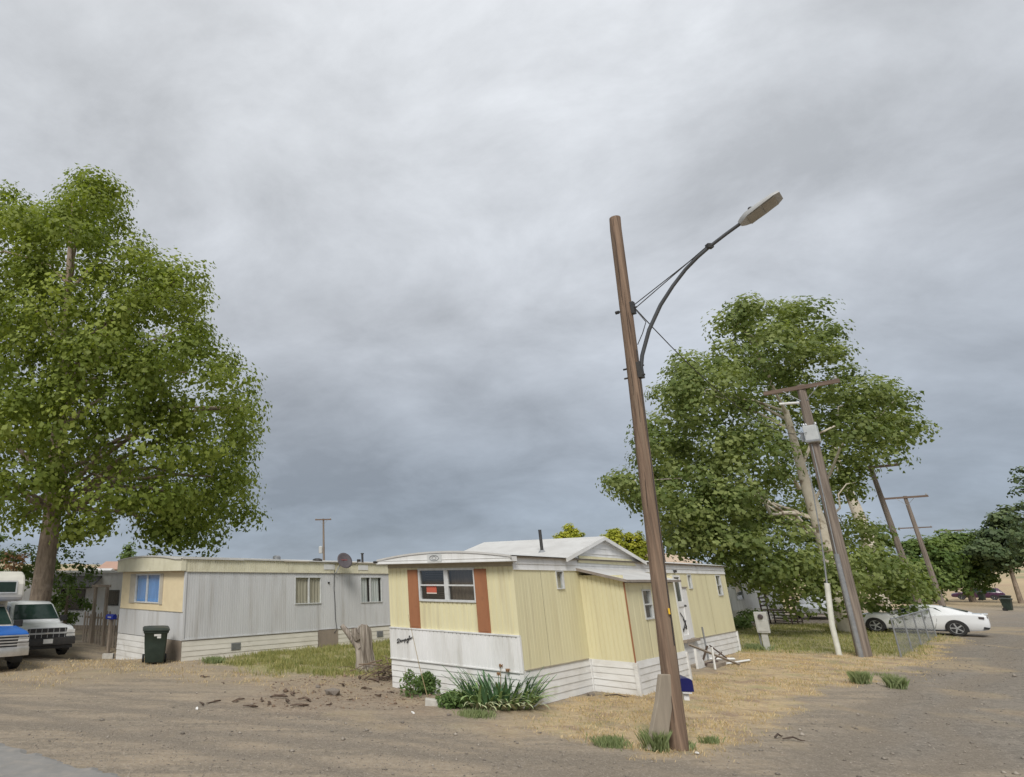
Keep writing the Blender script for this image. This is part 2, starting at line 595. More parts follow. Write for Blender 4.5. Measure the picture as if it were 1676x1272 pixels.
FIELD = [(60, 60), (400, 200), (1500, 1500), (-1500, 1500), (-1500, 60), (-60, 45), (0, 50)]


def ground_axis(lo, hi, step, far_lo, far_hi):
    a = list(np.arange(lo, hi + 1e-6, step))
    d = step
    while a[-1] < far_hi:
        d *= 1.25
        a.append(a[-1] + d)
    d = step
    while a[0] > far_lo:
        d *= 1.25
        a.insert(0, a[0] - d)
    return np.array(a)


gxs = ground_axis(-16, 30, .16, -1600, 1600)
gys = ground_axis(7, 34, .16, -200, 1700)
GX, GY = np.meshgrid(gxs, gys)
gx, gy = GX.ravel(), GY.ravel()
near = np.clip(1 - (np.hypot(gx, gy) - 60) / 60, 0, 1)
gh = gz(gx, gy) + near * ((fbm(gx * .9, gy * .9) - .5) * .05 + (fbm(gx * 3.1 + 9, gy * 3.1) - .5) * .025)
wob = (fbm(gx * .8 + 40, gy * .8) - .5) * 2.4 + (fbm(gx * 3.3, gy * 3.3 + 60, 3) - .5) * 1.0


def soft(poly, w=.35, k=1.0):
    return np.clip(.5 + (sdist(gx, gy, poly) + wob * k) / (2 * w), 0, 1)


z_dry = np.maximum(soft(LAWN, .22, .8), soft(STRAWL, 1.4) * .42)
z_dry = np.maximum(z_dry, soft(FIELD, 4) * .9)
z_dry = np.maximum(z_dry, np.clip((fbm(gx * .45 + 7, gy * .45 + 3, 5) - .56) * 7, 0, 1) * .5 * near)
z_green = np.maximum(soft(GREENL, .35, .7), soft(GREENR, .6, .6))
z_lit = soft(LITTER, 1.1, 1.3)
z_str = soft(STREET, .8, .8)
# wheel tracks across the dirt
tr = np.zeros_like(gx)
for (p, q, wd) in [((-60, 1180), (1000, 1262), .35), ((-60, 1140), (900, 1235), .30), ((0, 1160), (520, 1272), .25), ((1300, 1272), (1640, 1000), .40), ((1480, 1272), (1676, 1040), .40), ((120, 1130), (1120, 1250), .22)]:
    p, q = onz(*p), onz(*q)
    e = np.array([q.x - p.x, q.y - p.y])
    L = np.linalg.norm(e)
    nrm = np.array([-e[1], e[0]]) / L
    dd = np.abs((gx - p.x) * nrm[0] + (gy - p.y) * nrm[1] + (fbm(gx * .3, gy * .3) - .5) * 1.6)
    tr = np.maximum(tr, np.exp(-(dd / wd) ** 2))
gh = gh - tr * near * .02
gh = gh + z_green * .02 + z_lit * near * (fbm(gx * 2, gy * 2 + 5) - .35) * .10
nx, ny = len(gxs), len(gys)
gv = np.stack([gx, gy, gh], 1)
ii = np.arange((nx - 1) * (ny - 1))
r0 = (ii // (nx - 1)) * nx + ii % (nx - 1)
gf = np.stack([r0, r0 + 1, r0 + nx + 1, r0 + nx], 1)


def np_mesh(name, v, f, mat, tint=None, smooth=False):
    me = bpy.data.meshes.new(name)
    me.vertices.add(len(v))
    me.vertices.foreach_set('co', np.ascontiguousarray(v, dtype=np.float32).ravel())
    k = f.shape[1]
    me.loops.add(f.size)
    me.loops.foreach_set('vertex_index', np.ascontiguousarray(f, dtype=np.int32).ravel())
    me.polygons.add(len(f))
    me.polygons.foreach_set('loop_start', np.arange(0, f.size, k, dtype=np.int32))
    me.polygons.foreach_set('loop_total', np.full(len(f), k, dtype=np.int32))
    if smooth:
        me.polygons.foreach_set('use_smooth', np.ones(len(f), dtype=bool))
    me.update(calc_edges=True)
    if tint is not None:
        a = me.attributes.new('tint', 'FLOAT', 'POINT')
        a.data.foreach_set('value', np.ascontiguousarray(tint, dtype=np.float32))
    if mat:
        me.materials.append(MATS[mat] if isinstance(mat, str) else mat)
    return me


def ground_material():
    m = bpy.data.materials.new('ground_dirt')
    m.use_nodes = True
    n, l = m.node_tree.nodes, m.node_tree.links
    p = n['Principled BSDF']
    p.inputs['Roughness'].default_value = .95
    p.inputs['Specular IOR Level'].default_value = .15
    tc = n.new('ShaderNodeTexCoord')

    def noise(sc, det=6, rough=.6, st=(1, 1, 1)):
        mp = n.new('ShaderNodeMapping')
        mp.inputs['Scale'].default_value = st
        l.new(tc.outputs['Object'], mp.inputs[0])
        t = n.new('ShaderNodeTexNoise')
        t.inputs['Scale'].default_value = sc
        t.inputs['Detail'].default_value = det
        t.inputs['Roughness'].default_value = rough
        l.new(mp.outputs[0], t.inputs['Vector'])
        return t.outputs['Fac']

    def remap(fac, a, b, c=0., d=1.):
        r = n.new('ShaderNodeMapRange')
        for i, x in enumerate((a, b, c, d)):
            r.inputs[i + 1].default_value = x
        l.new(fac, r.inputs[0])
        return r.outputs[0]

    def mix(fac, a, b, mode='MIX'):
        x = n.new('ShaderNodeMix')
        x.data_type = 'RGBA'
        x.blend_type = mode
        for s, q in ((0, fac), (6, a), (7, b)):
            if isinstance(q, tuple):
                x.inputs[s].default_value = (*q, 1)
            elif isinstance(q, float):
                x.inputs[s].default_value = q
            else:
                l.new(q, x.inputs[s])
        return x.outputs[2]

    def attr(nm):
        a = n.new('ShaderNodeAttribute')
        a.attribute_name = nm
        return a.outputs['Fac']

    vo = n.new('ShaderNodeTexVoronoi')
    vo.inputs['Scale'].default_value = 22
    l.new(tc.outputs['Object'], vo.inputs['Vector'])
    vo2 = n.new('ShaderNodeTexVoronoi')
    vo2.inputs['Scale'].default_value = 60
    l.new(tc.outputs['Object'], vo2.inputs['Vector'])
    fine = noise(55, 5, .7)
    mid = noise(7, 6, .65)
    big = noise(.7, 5, .6)
    rot = n.new('ShaderNodeMapping')
    rot.inputs['Rotation'].default_value = (0, 0, R(52))
    rot.inputs['Scale'].default_value = (.35, 2.4, 1)
    l.new(tc.outputs['Object'], rot.inputs[0])
    sn = n.new('ShaderNodeTexNoise')
    sn.inputs['Scale'].default_value = 1.1
    sn.inputs['Detail'].default_value = 7
    sn.inputs['Roughness'].default_value = .62
    l.new(rot.outputs[0], sn.inputs['Vector'])
    dirt = mix(remap(big, .38, .62), (.415, .335, .242), (.335, .280, .215))
    dirt = mix(remap(sn.outputs['Fac'], .44, .60), dirt, (.262, .222, .172))
    dirt = mix(remap(mid, .50, .76), dirt, (.46, .385, .29))
    street = mix(remap(big, .4, .6), (.27, .238, .197), (.215, .193, .165))
    street = mix(remap(sn.outputs['Fac'], .42, .62), street, (.20, .178, .148))
    street = mix(remap(mid, .47, .70), street, (.34, .30, .25))
    base = mix(attr('street'), dirt, street)
    base = mix(remap(attr('track'), .15, .9, 0, .85), base, (.248, .212, .168))
    lit = mix(remap(mid, .4, .65), (.24, .175, .125), (.36, .28, .20))
    base = mix(remap(attr('litter'), .0, 1.0, 0, .55), base, lit)
    dry = mix(remap(mid, .38, .64), (.62, .48, .285), (.50, .375, .215))
    dry = mix(remap(noise(1.3, 6, .7), .47, .62), dry, (.35, .25, .165))
    dry = mix(remap(noise(.9, 6, .7, (1, 1.3, 1)), .52, .66, 0, .8), dry, (.36, .335, .165))
    base = mix(attr('dry'), base, dry)
    grn = mix(remap(mid, .38, .62), (.27, .27, .11), (.45, .38, .19))
    base = mix(attr('green'), base, grn)
    # grit: stones lighter and darker than the fines
    speck = n.new('ShaderNodeSeparateColor')
    l.new(vo.outputs['Color'], speck.inputs[0])
    base = mix(remap(speck.outputs[0], 0, 1, 0, .38), base, mix(1.0, base, (.55, .55, .55), 'MULTIPLY'))
    speck2 = n.new('ShaderNodeSeparateColor')
    l.new(vo2.outputs['Color'], speck2.inputs[0])
    base = mix(remap(speck2.outputs[1], .80, .95, 0, .5), base, (.46, .41, .35))
    base = mix(remap(fine, .35, .62, .28, 0), base, (.20, .17, .135))
    l.new(base, p.inputs['Base Color'])
    bp = n.new('ShaderNodeBump')
    bp.inputs['Strength'].default_value = .7
    bp.inputs['Distance'].default_value = .03
    ad = n.new('ShaderNodeMath')
    ad.operation = 'ADD'
    l.new(fine, ad.inputs[0])
    l.new(mid, ad.inputs[1])
    l.new(ad.outputs[0], bp.inputs['Height'])
    l.new(bp.outputs[0], p.inputs['Normal'])
    return m


gme = np_mesh('ground', gv, gf, ground_material(), smooth=True)
for nm, arr in (('dry', z_dry), ('green', z_green), ('litter', z_lit), ('street', z_str), ('track', tr * near)):
    a = gme.attributes.new(nm, 'FLOAT', 'POINT')
    a.data.foreach_set('value', arr.astype(np.float32))
ground = link('ground', gme)
ground['kind'] = 'structure'
ground['label'] = 'bare dirt and gravel ground with dry grass patches'


def ground_z(x, y):
    i = int(np.clip(np.searchsorted(gxs, x) - 1, 0, nx - 2))
    j = int(np.clip(np.searchsorted(gys, y) - 1, 0, ny - 2))
    fx = (x - gxs[i]) / (gxs[i + 1] - gxs[i])
    fy = (y - gys[j]) / (gys[j + 1] - gys[j])
    g = gh.reshape(ny, nx)
    return float((g[j, i] * (1 - fx) + g[j, i + 1] * fx) * (1 - fy) + (g[j + 1, i] * (1 - fx) + g[j + 1, i + 1] * fx) * fy)


def on_ground(px, py, dz=0.0):
    p = onz(px, py)
    return Vector((p.x, p.y, ground_z(p.x, p.y) + dz))


# asphalt of the road in the near left corner, feathered edge
mk('asphalt', (.255, .245, .23), (.215, .208, .196), rough=.9, scale=3, dirt=(.36, .32, .27), dscale=3.5, dlo=.50, dhi=.75, damt=.6, bump=.4, bscale=80)
e0, e1 = onz(-400, 1135), onz(238, 1274)
mb = MB()
edge = []
N = 90
ctrl = [onz(-400, 1140), onz(-150, 1180), onz(0, 1214), onz(70, 1238), onz(150, 1256), onz(238, 1276), onz(420, 1330)]
for i in range(N + 1):
    t = i / N * (len(ctrl) - 1)
    k = min(int(t), len(ctrl) - 2)
    p = ctrl[k].lerp(ctrl[k + 1], t - k)
    w = (fbm(np.array([i * .5]), np.array([3.3]))[0] - .5) * .35
    edge.append((p.x + w * .5, p.y + w))
out = [(-16, 4), (4, -4)]
top = [(x, y, ground_z(x, y) + .012) for x, y in edge]
for i in range(N):
    (x0, y0, z0_), (x1, y1, z1_) = top[i], top[i + 1]
    q = [(x0, y0), (x1, y1), (x1 * .5 - 1.0, y1 * .5 - 1), (x0 * .5 - 1.0, y0 * .5 - 1)]
    mb.add([(x0, y0, z0_ - .03), (x1, y1, z1_ - .03), (x1 - .1, y1 - .12, .035), (x0 - .1, y0 - .12, .035)], [(0, 1, 2, 3)])
    mb.add([(x0 - .1, y0 - .12, .035), (x1 - .1, y1 - .12, .035), (q[2][0], q[2][1], .045), (q[3][0], q[3][1], .045)], [(0, 1, 2, 3)])
road = mb.build('road', 'asphalt', smooth=60)
road['kind'] = 'structure'
road['label'] = 'grey asphalt road edge in the near left corner'


# ------------------------------------------------------------------ hills far behind
def hills():
    m = mk('hill_dry', (.46, .36, .22), (.36, .26, .17), rough=.95, scale=.03, detail=9, stretch=(1, 1, 4), dirt=(.25, .25, .14), dscale=.05, dstretch=(1, 1, 5), dlo=.46, dhi=.62)
    th = np.radians(np.linspace(-75, 88, 160))
    rs = np.array([430, 480, 540, 620, 720, 900])
    prof = np.array([-.02, .25, .6, .85, 1.0, .8])
    TH, RS = np.meshgrid(th, rs)
    hh = 12 + 16 * fbm(TH * 6 + 3, TH * 0 + 2.2) + 4 * np.cos(TH * 3)
    hh = hh * (1 - .55 * np.exp(-((TH - .18) / .35) ** 2))
    Z = hh * prof[:, None] + fbm(TH * 40, RS * .02) * 2 - 1
    v = np.stack([RS * np.sin(TH), RS * np.cos(TH), Z], 2).reshape(-1, 3)
    nx_ = len(th)
    i = np.arange((nx_ - 1) * (len(rs) - 1))
    r = (i // (nx_ - 1)) * nx_ + i % (nx_ - 1)
    o = link('hills', np_mesh('hills', v, np.stack([r, r + 1, r + nx_ + 1, r + nx_], 1), m, smooth=True))
    o['kind'] = 'structure'
    o['label'] = 'low dry tan hills on the horizon'


hills()


# ------------------------------------------------------------------ siding, windows
def ribbed(mb, T, u0, u1, z0, z1, pitch, depth, openings=(), phase=0.0, groove=.22):
    prof = [(0, 0), (1 - groove, 0), (1 - groove * .75, -1), (1 - groove * .25, -1)]
    k0 = math.floor((u0 - phase) / pitch) - 1
    pts = []
    for k in range(k0, int((u1 - u0) / pitch) + k0 + 4):
        for fr, d in prof:
            pts.append((phase + (k + fr) * pitch, d * depth))
    us = np.array([p[0] for p in pts])
    ds = np.array([p[1] for p in pts])
    cuts = sorted({u0, u1} | {u for u in us if u0 < u < u1} | {u for o in openings for u in o[:2] if u0 < u < u1})
    for a, b in zip(cuts[:-1], cuts[1:]):
        if b - a < 1e-6:
            continue
        da, db = np.interp([a, b], us, ds)
        segs = [(z0, z1)]
        for (o0, o1, oz0, oz1) in openings:
            if o0 <= a + 1e-6 and b <= o1 + 1e-6:
                ns = []
                for s0, s1 in segs:
                    if oz0 > s0:
                        ns.append((s0, min(oz0, s1)))
                    if oz1 < s1:
                        ns.append((max(oz1, s0), s1))
                segs = [q for q in ns if q[1] - q[0] > 1e-4]
        for s0, s1 in segs:
            mb.add([T(a, s0, da), T(b, s0, db), T(b, s1, db), T(a, s1, da)], [(0, 1, 2, 3)])


def wall(parent, T, u0, u1, z0, z1, mat, pitch=.115, depth=.011, openings=(), panel=1.22, name='wall_panel'):
    n = max(1, round((u1 - u0) / panel))
    for i in range(n):
        a, b = u0 + (u1 - u0) * i / n, u0 + (u1 - u0) * (i + 1) / n
        dz = random.uniform(-.002, .002)
        off = (i % 2) * .004
        T2 = lambda u, z, d, off=off: T(u, z, d + off)
        mb = MB()
        ribbed(mb, T2, a, b, z0 + dz, z1, pitch, depth, openings, phase=u0)
        mb.build(name, mat, parent, recalc=False)


def lap(parent, T, u0, u1, z0, z1, n, mat, name='board', d=.022, maxlen=3.7, openings=()):
    h = (z1 - z0) / n
    m = max(1, math.ceil((u1 - u0) / maxlen))
    for j in range(n):
        for i in range(m):
            a, b = u0 + (u1 - u0) * i / m + .002, u0 + (u1 - u0) * (i + 1) / m - .002
            za, zb = z0 + j * h, z0 + (j + 1) * h + (.012 if j < n - 1 else 0)
            e = random.uniform(-.004, .004)
            f = random.uniform(-.006, .006)
            mb = MB()
            p = [T(a, za + f, d + e), T(b, za - f, d + e), T(b, zb - f * .5, .005), T(a, zb + f * .5, .005), T(a, za + f, -.01), T(b, za - f, -.01), T(b, zb, -.01), T(a, zb, -.01)]
            mb.add(p, [(0, 1, 2, 3), (7, 6, 5, 4), (0, 4, 5, 1), (1, 5, 6, 2), (2, 6, 7, 3), (3, 7, 4, 0)])
            mb.build(name, mat, parent)


def curtain(parent, T, u0, u1, z0, z1, d, mat, folds=6, amp=.02, name='curtain'):
    mb = MB()
    n = folds * 6
    ph = random.uniform(0, 6)
    for i in range(n):
        a, b = u0 + (u1 - u0) * i / n, u0 + (u1 - u0) * (i + 1) / n
        da = d + amp * math.sin(i / n * folds * 6.283 + ph) + amp * .4 * math.sin(i * 1.3)
        db = d + amp * math.sin((i + 1) / n * folds * 6.283 + ph) + amp * .4 * math.sin((i + 1) * 1.3)
        mb.add([T(a, z0, da), T(b, z0, db), T(b, z1, db), T(a, z1, da)], [(0, 1, 2, 3)])
    return mb.build(name, mat, parent, smooth=60, recalc=False)


def window(parent, T, u0, u1, z0, z1, frame='alu_frame', fw=.04, mull=(), rails=(), curt=None, pane='glass', proud=.022, folds=6, name='window'):
    mb = MB()
    mb.wbox(T, u0 - fw, u0, z0 - fw, z1 + fw, -.06, proud)
    mb.wbox(T, u1, u1 + fw, z0 - fw, z1 + fw, -.06, proud)
    mb.wbox(T, u0, u1, z1, z1 + fw, -.06, proud - .002)
    mb.wbox(T, u0, u1, z0 - fw, z0, -.06, proud + .012)
    for m_, w in mull:
        mb.wbox(T, m_ - w / 2, m_ + w / 2, z0, z1, -.05, proud - .004)
    for r_, w in rails:
        mb.wbox(T, u0, u1, r_ - w / 2, r_ + w / 2, -.045, proud - .008)
    o = mb.build(name, frame, parent)
    us = [u0] + [q[0] for q in mull] + [u1]
    zs = [z0] + [q[0] for q in rails] + [z1]
    for a, b in zip(us[:-1], us[1:]):
        for c, d_ in zip(zs[:-1], zs[1:]):
            tl = random.uniform(-.004, .004)
            pm = MB()
            pm.add([T(a, c, -.025 + tl), T(b, c, -.025 - tl), T(b, d_, -.025 - tl), T(a, d_, -.025 + tl)], [(0, 1, 2, 3)])
            pm.build('pane', pane, o, recalc=False)
    if curt:
        curtain(o, T, u0 - .02, u1 + .02, z0 - .02, z1 + .02, -.075, curt, folds)
    return o


# ================================================================== yellow mobile home
YO = onz(862, 1160)
YW, YL = 3.5, 15.7
yh = thing('mobile_home', 'pale yellow mobile home with rust brown shutters and white skirting behind the iris clump', 'mobile home', (YO.x, YO.y, 0), RZ)
TF = lambda u, z, d: (-d, u, z)                     # front wall, u to the left
TS = lambda u, z, d: (u, -d, z)                     # street side wall
TB = lambda u, z, d: (u, YW + d, z)                 # far side
TE = lambda u, z, d: (YL + d, u, z)                 # far end
wf = (1.0, 2.50, 2.07, 2.73)
wall(yh, TF, 0, YW, 1.36, 2.80, 'yellow_siding', .125, .012, [wf], panel=YW)
ys_open = [(1.96, 2.29, 2.33, 2.70), (9.75, 10.95, .72, 2.66), (11.32, 11.65, 2.26, 2.66), (14.44, 14.97, 2.0, 2.66)]
wall(yh, TS, 0, YL, .70, 2.80, 'yellow_siding', .145, .003, ys_open)
wall(yh, TB, 0, YL, .70, 2.95, 'yellow_siding', .145, .01, panel=5)
wall(yh, TE, 0, YW, .70, 2.95, 'yellow_siding', .145, .01, panel=3.5)
MB().box((.15, .15, .62), (YL - .15, YW - .15, .70)).build('floor', 'interior_dark', yh)
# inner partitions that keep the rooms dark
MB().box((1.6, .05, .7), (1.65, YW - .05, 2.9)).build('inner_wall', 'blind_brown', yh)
MB().box((.2, 1.9, .7), (YL - .2, 1.95, 2.9)).build('inner_wall', 'interior_dark', yh) if False else None
# white front apron panel, ribs running up
wall(yh, lambda u, z, d: TF(u, z, d + .03), -.02, YW + .01, .68, 1.37, 'white_siding', .105, .014, name='apron_panel', panel=1.75)
mb = MB()
mb.wbox(TF, -.02, YW + .01, 1.365, 1.395, -.01, .05)
mb.wbox(TF, -.03, .03, .66, 1.36, -.01, .052)
mb.wbox(TF, -.02, YW + .01, .655, .68, -.01, .048)
mb.build('apron_trim', 'white_siding', yh)
# front window, two sashes
win = window(yh, TF, *wf, frame='alu_frame', fw=.05, mull=[(1.745, .11)], rails=[(2.39, .035)], curt=None, pane='glass_screen')
curtain(win, TF, 1.0, 1.70, 2.05, 2.75, -.16, 'blind_brown', 7, .015)
mb = MB()
for k in range(16):
    mb.wbox(TF, 1.80, 2.46, 2.06 + k * .042, 2.085 + k * .042, -.17, -.165)
mb.build('blind', 'interior_dark', win)
s = MB().wbox(TF, 2.05, 2.34, 2.22, 2.41, -.022, -.018).build('window_sign', 'sign_red', yh)
s['label'] = 'orange red sign taped inside the front window'
MB().wbox(TF, 2.05, 2.34, 2.195, 2.219, -.022, -.018).build('sign_strip', 'pale_paper', s)
for u0, u1 in ((.66, .965), (2.56, 2.87)):
    mb = MB()
    mb.wbox(TF, u0, u1, 1.40, 2.75, .002, .026)
    mb.wbox(TF, u0 + .03, u1 - .03, 1.43, 2.72, .026, .032)
    mb.build('shutter', 'rust_brown', yh)
# front eave: overhanging barrel roof end
n = 14
roofz = lambda b: 2.985 + .165 * max(0.0, 1 - ((b - 1.72) / 2.0) ** 2)
mb = MB()
OV = .24
bs = [-.12 + (YW + .28) * i / n for i in range(n + 1)]
poly = [(-.12, 2.895), (YW + .16, 2.895)] + [(b, roofz(b)) for b in bs[::-1]]
mb.prism(TF, poly, OV - .03, OV)
mb.build('roof_fascia', 'white_siding', yh)
for z0, z1, pr in ((2.893, 2.92, .016), (2.965, 2.98, .010)):
    MB().wbox(TF, -.13, YW + .17, z0, z1, OV + .001, OV + pr).build('fascia_trim', 'white_siding', yh)
mb = MB()
for i in range(n):
    a, b = bs[i], bs[i + 1]
    mb.add([(-OV - .02, a, roofz(a) + .012), (-OV - .02, b, roofz(b) + .012), (YL + .1, b, roofz(b) + .012), (YL + .1, a, roofz(a) + .012)], [(0, 1, 2, 3)])
    mb.add([(-OV - .02, a, roofz(a) + .012), (-OV - .02, b, roofz(b) + .012), (-OV - .02, b, roofz(b) - .03), (-OV - .02, a, roofz(a) - .03)], [(0, 1, 2, 3)])
mb.build('roof', 'white_roof', yh, smooth=40, recalc=False)
MB().wbox(TF, -.11, YW + .15, 2.88, 2.894, .0, OV - .002).build('soffit', 'soffit', yh)
MB().wbox(TF, 0, YW, 2.795, 2.88, .004, .02).build('eave_board', 'soffit', yh)
for y0 in (-.12, YW + .13):
    MB().box((-OV, y0, 2.895), (.0, y0 + .03, 3.0)).build('fascia_return', 'white_siding', yh)
# number plate on the fascia, unreadable embossed marks
pl = MB().wbox(TF, 1.66, 2.06, 2.915, 3.10, OV + .012, OV + .024).build('fascia_plate', 'alu_frame', yh)
mb = MB()
mb.tube([TF(1.86 + .13 * math.cos(t), 3.005 + .06 * math.sin(t), OV + .026) for t in np.linspace(0, 6.283, 21)], .008, 5)
mb.tube([TF(1.86 + .06 * math.cos(t), 3.005 + .035 * math.sin(t), OV + .026) for t in np.linspace(0, 6.283, 15)], .006, 5)
mb.build('embossed_mark', 'galvanised', pl)
MB().tube([(-OV + .05, YW + .2, 2.95), (-OV + .05, YW + .32, 2.95)], .03, 8).build('lamp_bracket', 'black_iron', yh)
# lapped white band under the side eave, gable and trims
lap(yh, TS, 0.0, YL, 2.725, 2.985, 2, 'white_siding', 'band_board', d=.03, maxlen=4)
MB().wbox(TS, -.1, YL + .1, 2.985, 3.012, -.02, .075).build('roof_edge', 'roof_edge', yh)
GA0, GA1, GAM, GZ0, GZ1 = 2.46, 7.40, 4.76, 3.015, 3.60
for j in range(4):
    z0, z1 = GZ0 + (GZ1 - GZ0) * j / 4, GZ0 + (GZ1 - GZ0) * (j + 1) / 4
    f0, f1 = j / 4, (j + 1) / 4
    L0, L1 = GA0 + (GAM - GA0) * f0, GA0 + (GAM - GA0) * f1
    R0, R1 = GA1 + (GAM - GA1) * f0, GA1 + (GAM - GA1) * f1
    mb = MB()
    p = [TS(L0, z0, .026), TS(R0, z0, .026), TS(max(R1, L1 + .01), z1, .006), TS(L1, z1, .006), TS(L0, z0, -.01), TS(R0, z0, -.01), TS(max(R1, L1 + .01), z1, -.01), TS(L1, z1, -.01)]
    mb.add(p, [(0, 1, 2, 3), (7, 6, 5, 4), (0, 4, 5, 1), (1, 5, 6, 2), (2, 6, 7, 3), (3, 7, 4, 0)])
    mb.build('gable_board', 'white_siding', yh)
b = MB().prism(TS, [(3.15, 2.93), (6.9, 2.90), (6.6, 3.075), (3.25, 3.10)], .034, .044).build('flashing_board', 'yellow_siding', yh)
YG = YW + .05
mb = MB()
gr_ = lambda a: GZ0 + (GZ1 - GZ0) * ((a - GA0) / (GAM - GA0) if a <= GAM else (GA1 - a) / (GA1 - GAM))
for a0, a1 in ((GA0 - .1, GAM), (GAM, GA1 + .1)):
    z0, z1 = gr_(a0), gr_(a1)
    mb.add([(a0, -.12, z0), (a1, -.12, z1), (a1, YG, z1), (a0, YG, z0), (a0, -.12, z0 + .04), (a1, -.12, z1 + .04), (a1, YG, z1 + .04), (a0, YG, z0 + .04)], [(3, 2, 1, 0), (4, 5, 6, 7), (0, 1, 5, 4), (1, 2, 6, 5), (2, 3, 7, 6), (3, 0, 4, 7)])
gr = mb.build('gable_roof', 'white_roof', yh)
mb = MB()
for a0, a1 in ((GA0 - .1, GAM), (GAM, GA1 + .1)):
    z0, z1 = gr_(a0), gr_(a1)
    mb.add([(a0, -.135, z0 - .06), (a1, -.135, z1 - .06), (a1, -.135, z1 + .035), (a0, -.135, z0 + .035), (a0, -.11, z0 - .06), (a1, -.11, z1 - .06), (a1, -.11, z1 + .035), (a0, -.11, z0 + .035)], [(0, 1, 2, 3), (7, 6, 5, 4), (0, 4, 5, 1), (1, 5, 6, 2), (2, 6, 7, 3), (3, 7, 4, 0)])
mb.build('rake_board', 'white_siding', yh)
st = MB().tube([(3.1, .85, 3.1), (3.1, .85, 3.78)], .04, 10).build('chimney_pipe', 'black_iron', yh, smooth=40)
MB().lathe([(.12, 0), (.05, .07)], 10, Matrix.Translation((3.1, .85, 3.185))).build('flashing', 'galvanised', st)
MB().tube([(12.2, .9, 3.0), (12.2, .9, 3.62)], .05, 10).build('chimney_pipe', 'black_iron', yh, smooth=40)
# vestibule
VA0, VA1, VB = 3.18, 6.55, 1.05
TV = lambda u, z, d: (VA0 - d, -u, z)               # vestibule front, u away from the home
TW = lambda u, z, d: (u, -VB - d, z)                # vestibule side
TX = lambda u, z, d: (VA1 + d, -u, z)
wall(yh, TV, 0, VB, .70, 2.62, 'yellow_siding', .105, .012, panel=1.1, name='porch_panel')
vwin = (4.22, 4.72, 1.62, 2.25)
wall(yh, TW, VA0, VA1, .72, 2.44, 'yellow_siding', .4, .006, [vwin], name='porch_panel')
wall(yh, TX, 0, VB, .72, 2.62, 'yellow_siding', .2, .008, panel=1.1, name='porch_panel')
window(yh, TW, *vwin, frame='alu_frame', fw=.035, rails=[(1.93, .03)], curt='interior_dark')  # the curtain sheet here is near-black, standing in for the unlit porch
MB().box((VA0 - .014, -VB - .012, .70), (VA0 + .012, -VB + .014, 2.46)).build('corner_trim', 'rust_brown', yh)
mb = MB()
p = [(VA0 - .13, .0, 2.76), (VA1 + .12, .0, 2.76), (VA1 + .12, -VB - .14, 2.475), (VA0 - .13, -VB - .14, 2.475)]
mb.add(p + [(x, y, z + .035) for x, y, z in p], [(3, 2, 1, 0), (4, 5, 6, 7), (0, 1, 5, 4), (1, 2, 6, 5), (2, 3, 7, 6), (3, 0, 4, 7)])
mb.build('porch_roof', 'white_roof', yh)
mb = MB()
mb.box((VA0 - .14, -VB - .17, 2.455), (VA1 + .13, -VB - .142, 2.515))
mb.add([(VA0 - .155, 0, 2.73), (VA0 - .132, 0, 2.73), (VA0 - .132, -VB - .14, 2.45), (VA0 - .155, -VB - .14, 2.45), (VA0 - .155, 0, 2.80), (VA0 - .132, 0, 2.80), (VA0 - .132, -VB - .14, 2.515), (VA0 - .155, -VB - .14, 2.515)], [(3, 2, 1, 0), (4, 5, 6, 7), (0, 1, 5, 4), (1, 2, 6, 5), (2, 3, 7, 6), (3, 0, 4, 7)])
mb.build('porch_roof_trim', 'roof_edge', yh)
# skirting, lapped boards
lap(yh, TF, 0, YW, .0, .66, 5, 'skirt_white', 'skirt_board')
lap(yh, TS, 0, VA0, .0, .70, 5, 'skirt_white', 'skirt_board')
lap(yh, TV, 0, VB, .0, .70, 5, 'skirt_white', 'skirt_board')
lap(yh, TW, VA0, VA1, .0, .72, 5, 'skirt_white', 'skirt_board')
lap(yh, TX, 0, VB, .0, .72, 5, 'skirt_white', 'skirt_board')
lap(yh, TS, VA1, YL, .0, .70, 4, 'skirt_white', 'skirt_board', maxlen=4.6)
lap(yh, TB, 0, YL, .0, .70, 2, 'skirt_white', 'skirt_board', maxlen=8)
lap(yh, TE, 0, YW, .0, .70, 4, 'skirt_white', 'skirt_board')
for x, y in ((-.03, -.03), (VA0 - .06, -.05), (VA0 - .05, -VB - .045), (VA1 - .02, -VB - .045), (YL - .03, -.045)):
    MB().box((x, y, -.02), (x + .10, y + .09, .695)).build('skirt_trim', 'skirt_white', yh)
for u0, u1 in ((0.05, VA0 - .1), (VA1, YL)):
    MB().wbox(TS, u0, u1, .695, .715, .0, .03).build('wall_drip', 'soffit', yh)
# side windows
window(yh, TS, *ys_open[0], frame='alu_frame', fw=.03, curt='curtain_tan', folds=3)
window(yh, TS, *ys_open[2], frame='alu_frame', fw=.03, curt='curtain_tan', folds=3)
window(yh, TS, *ys_open[3], frame='alu_frame', fw=.035, rails=[(2.33, .03)], curt='blind_brown', folds=3)
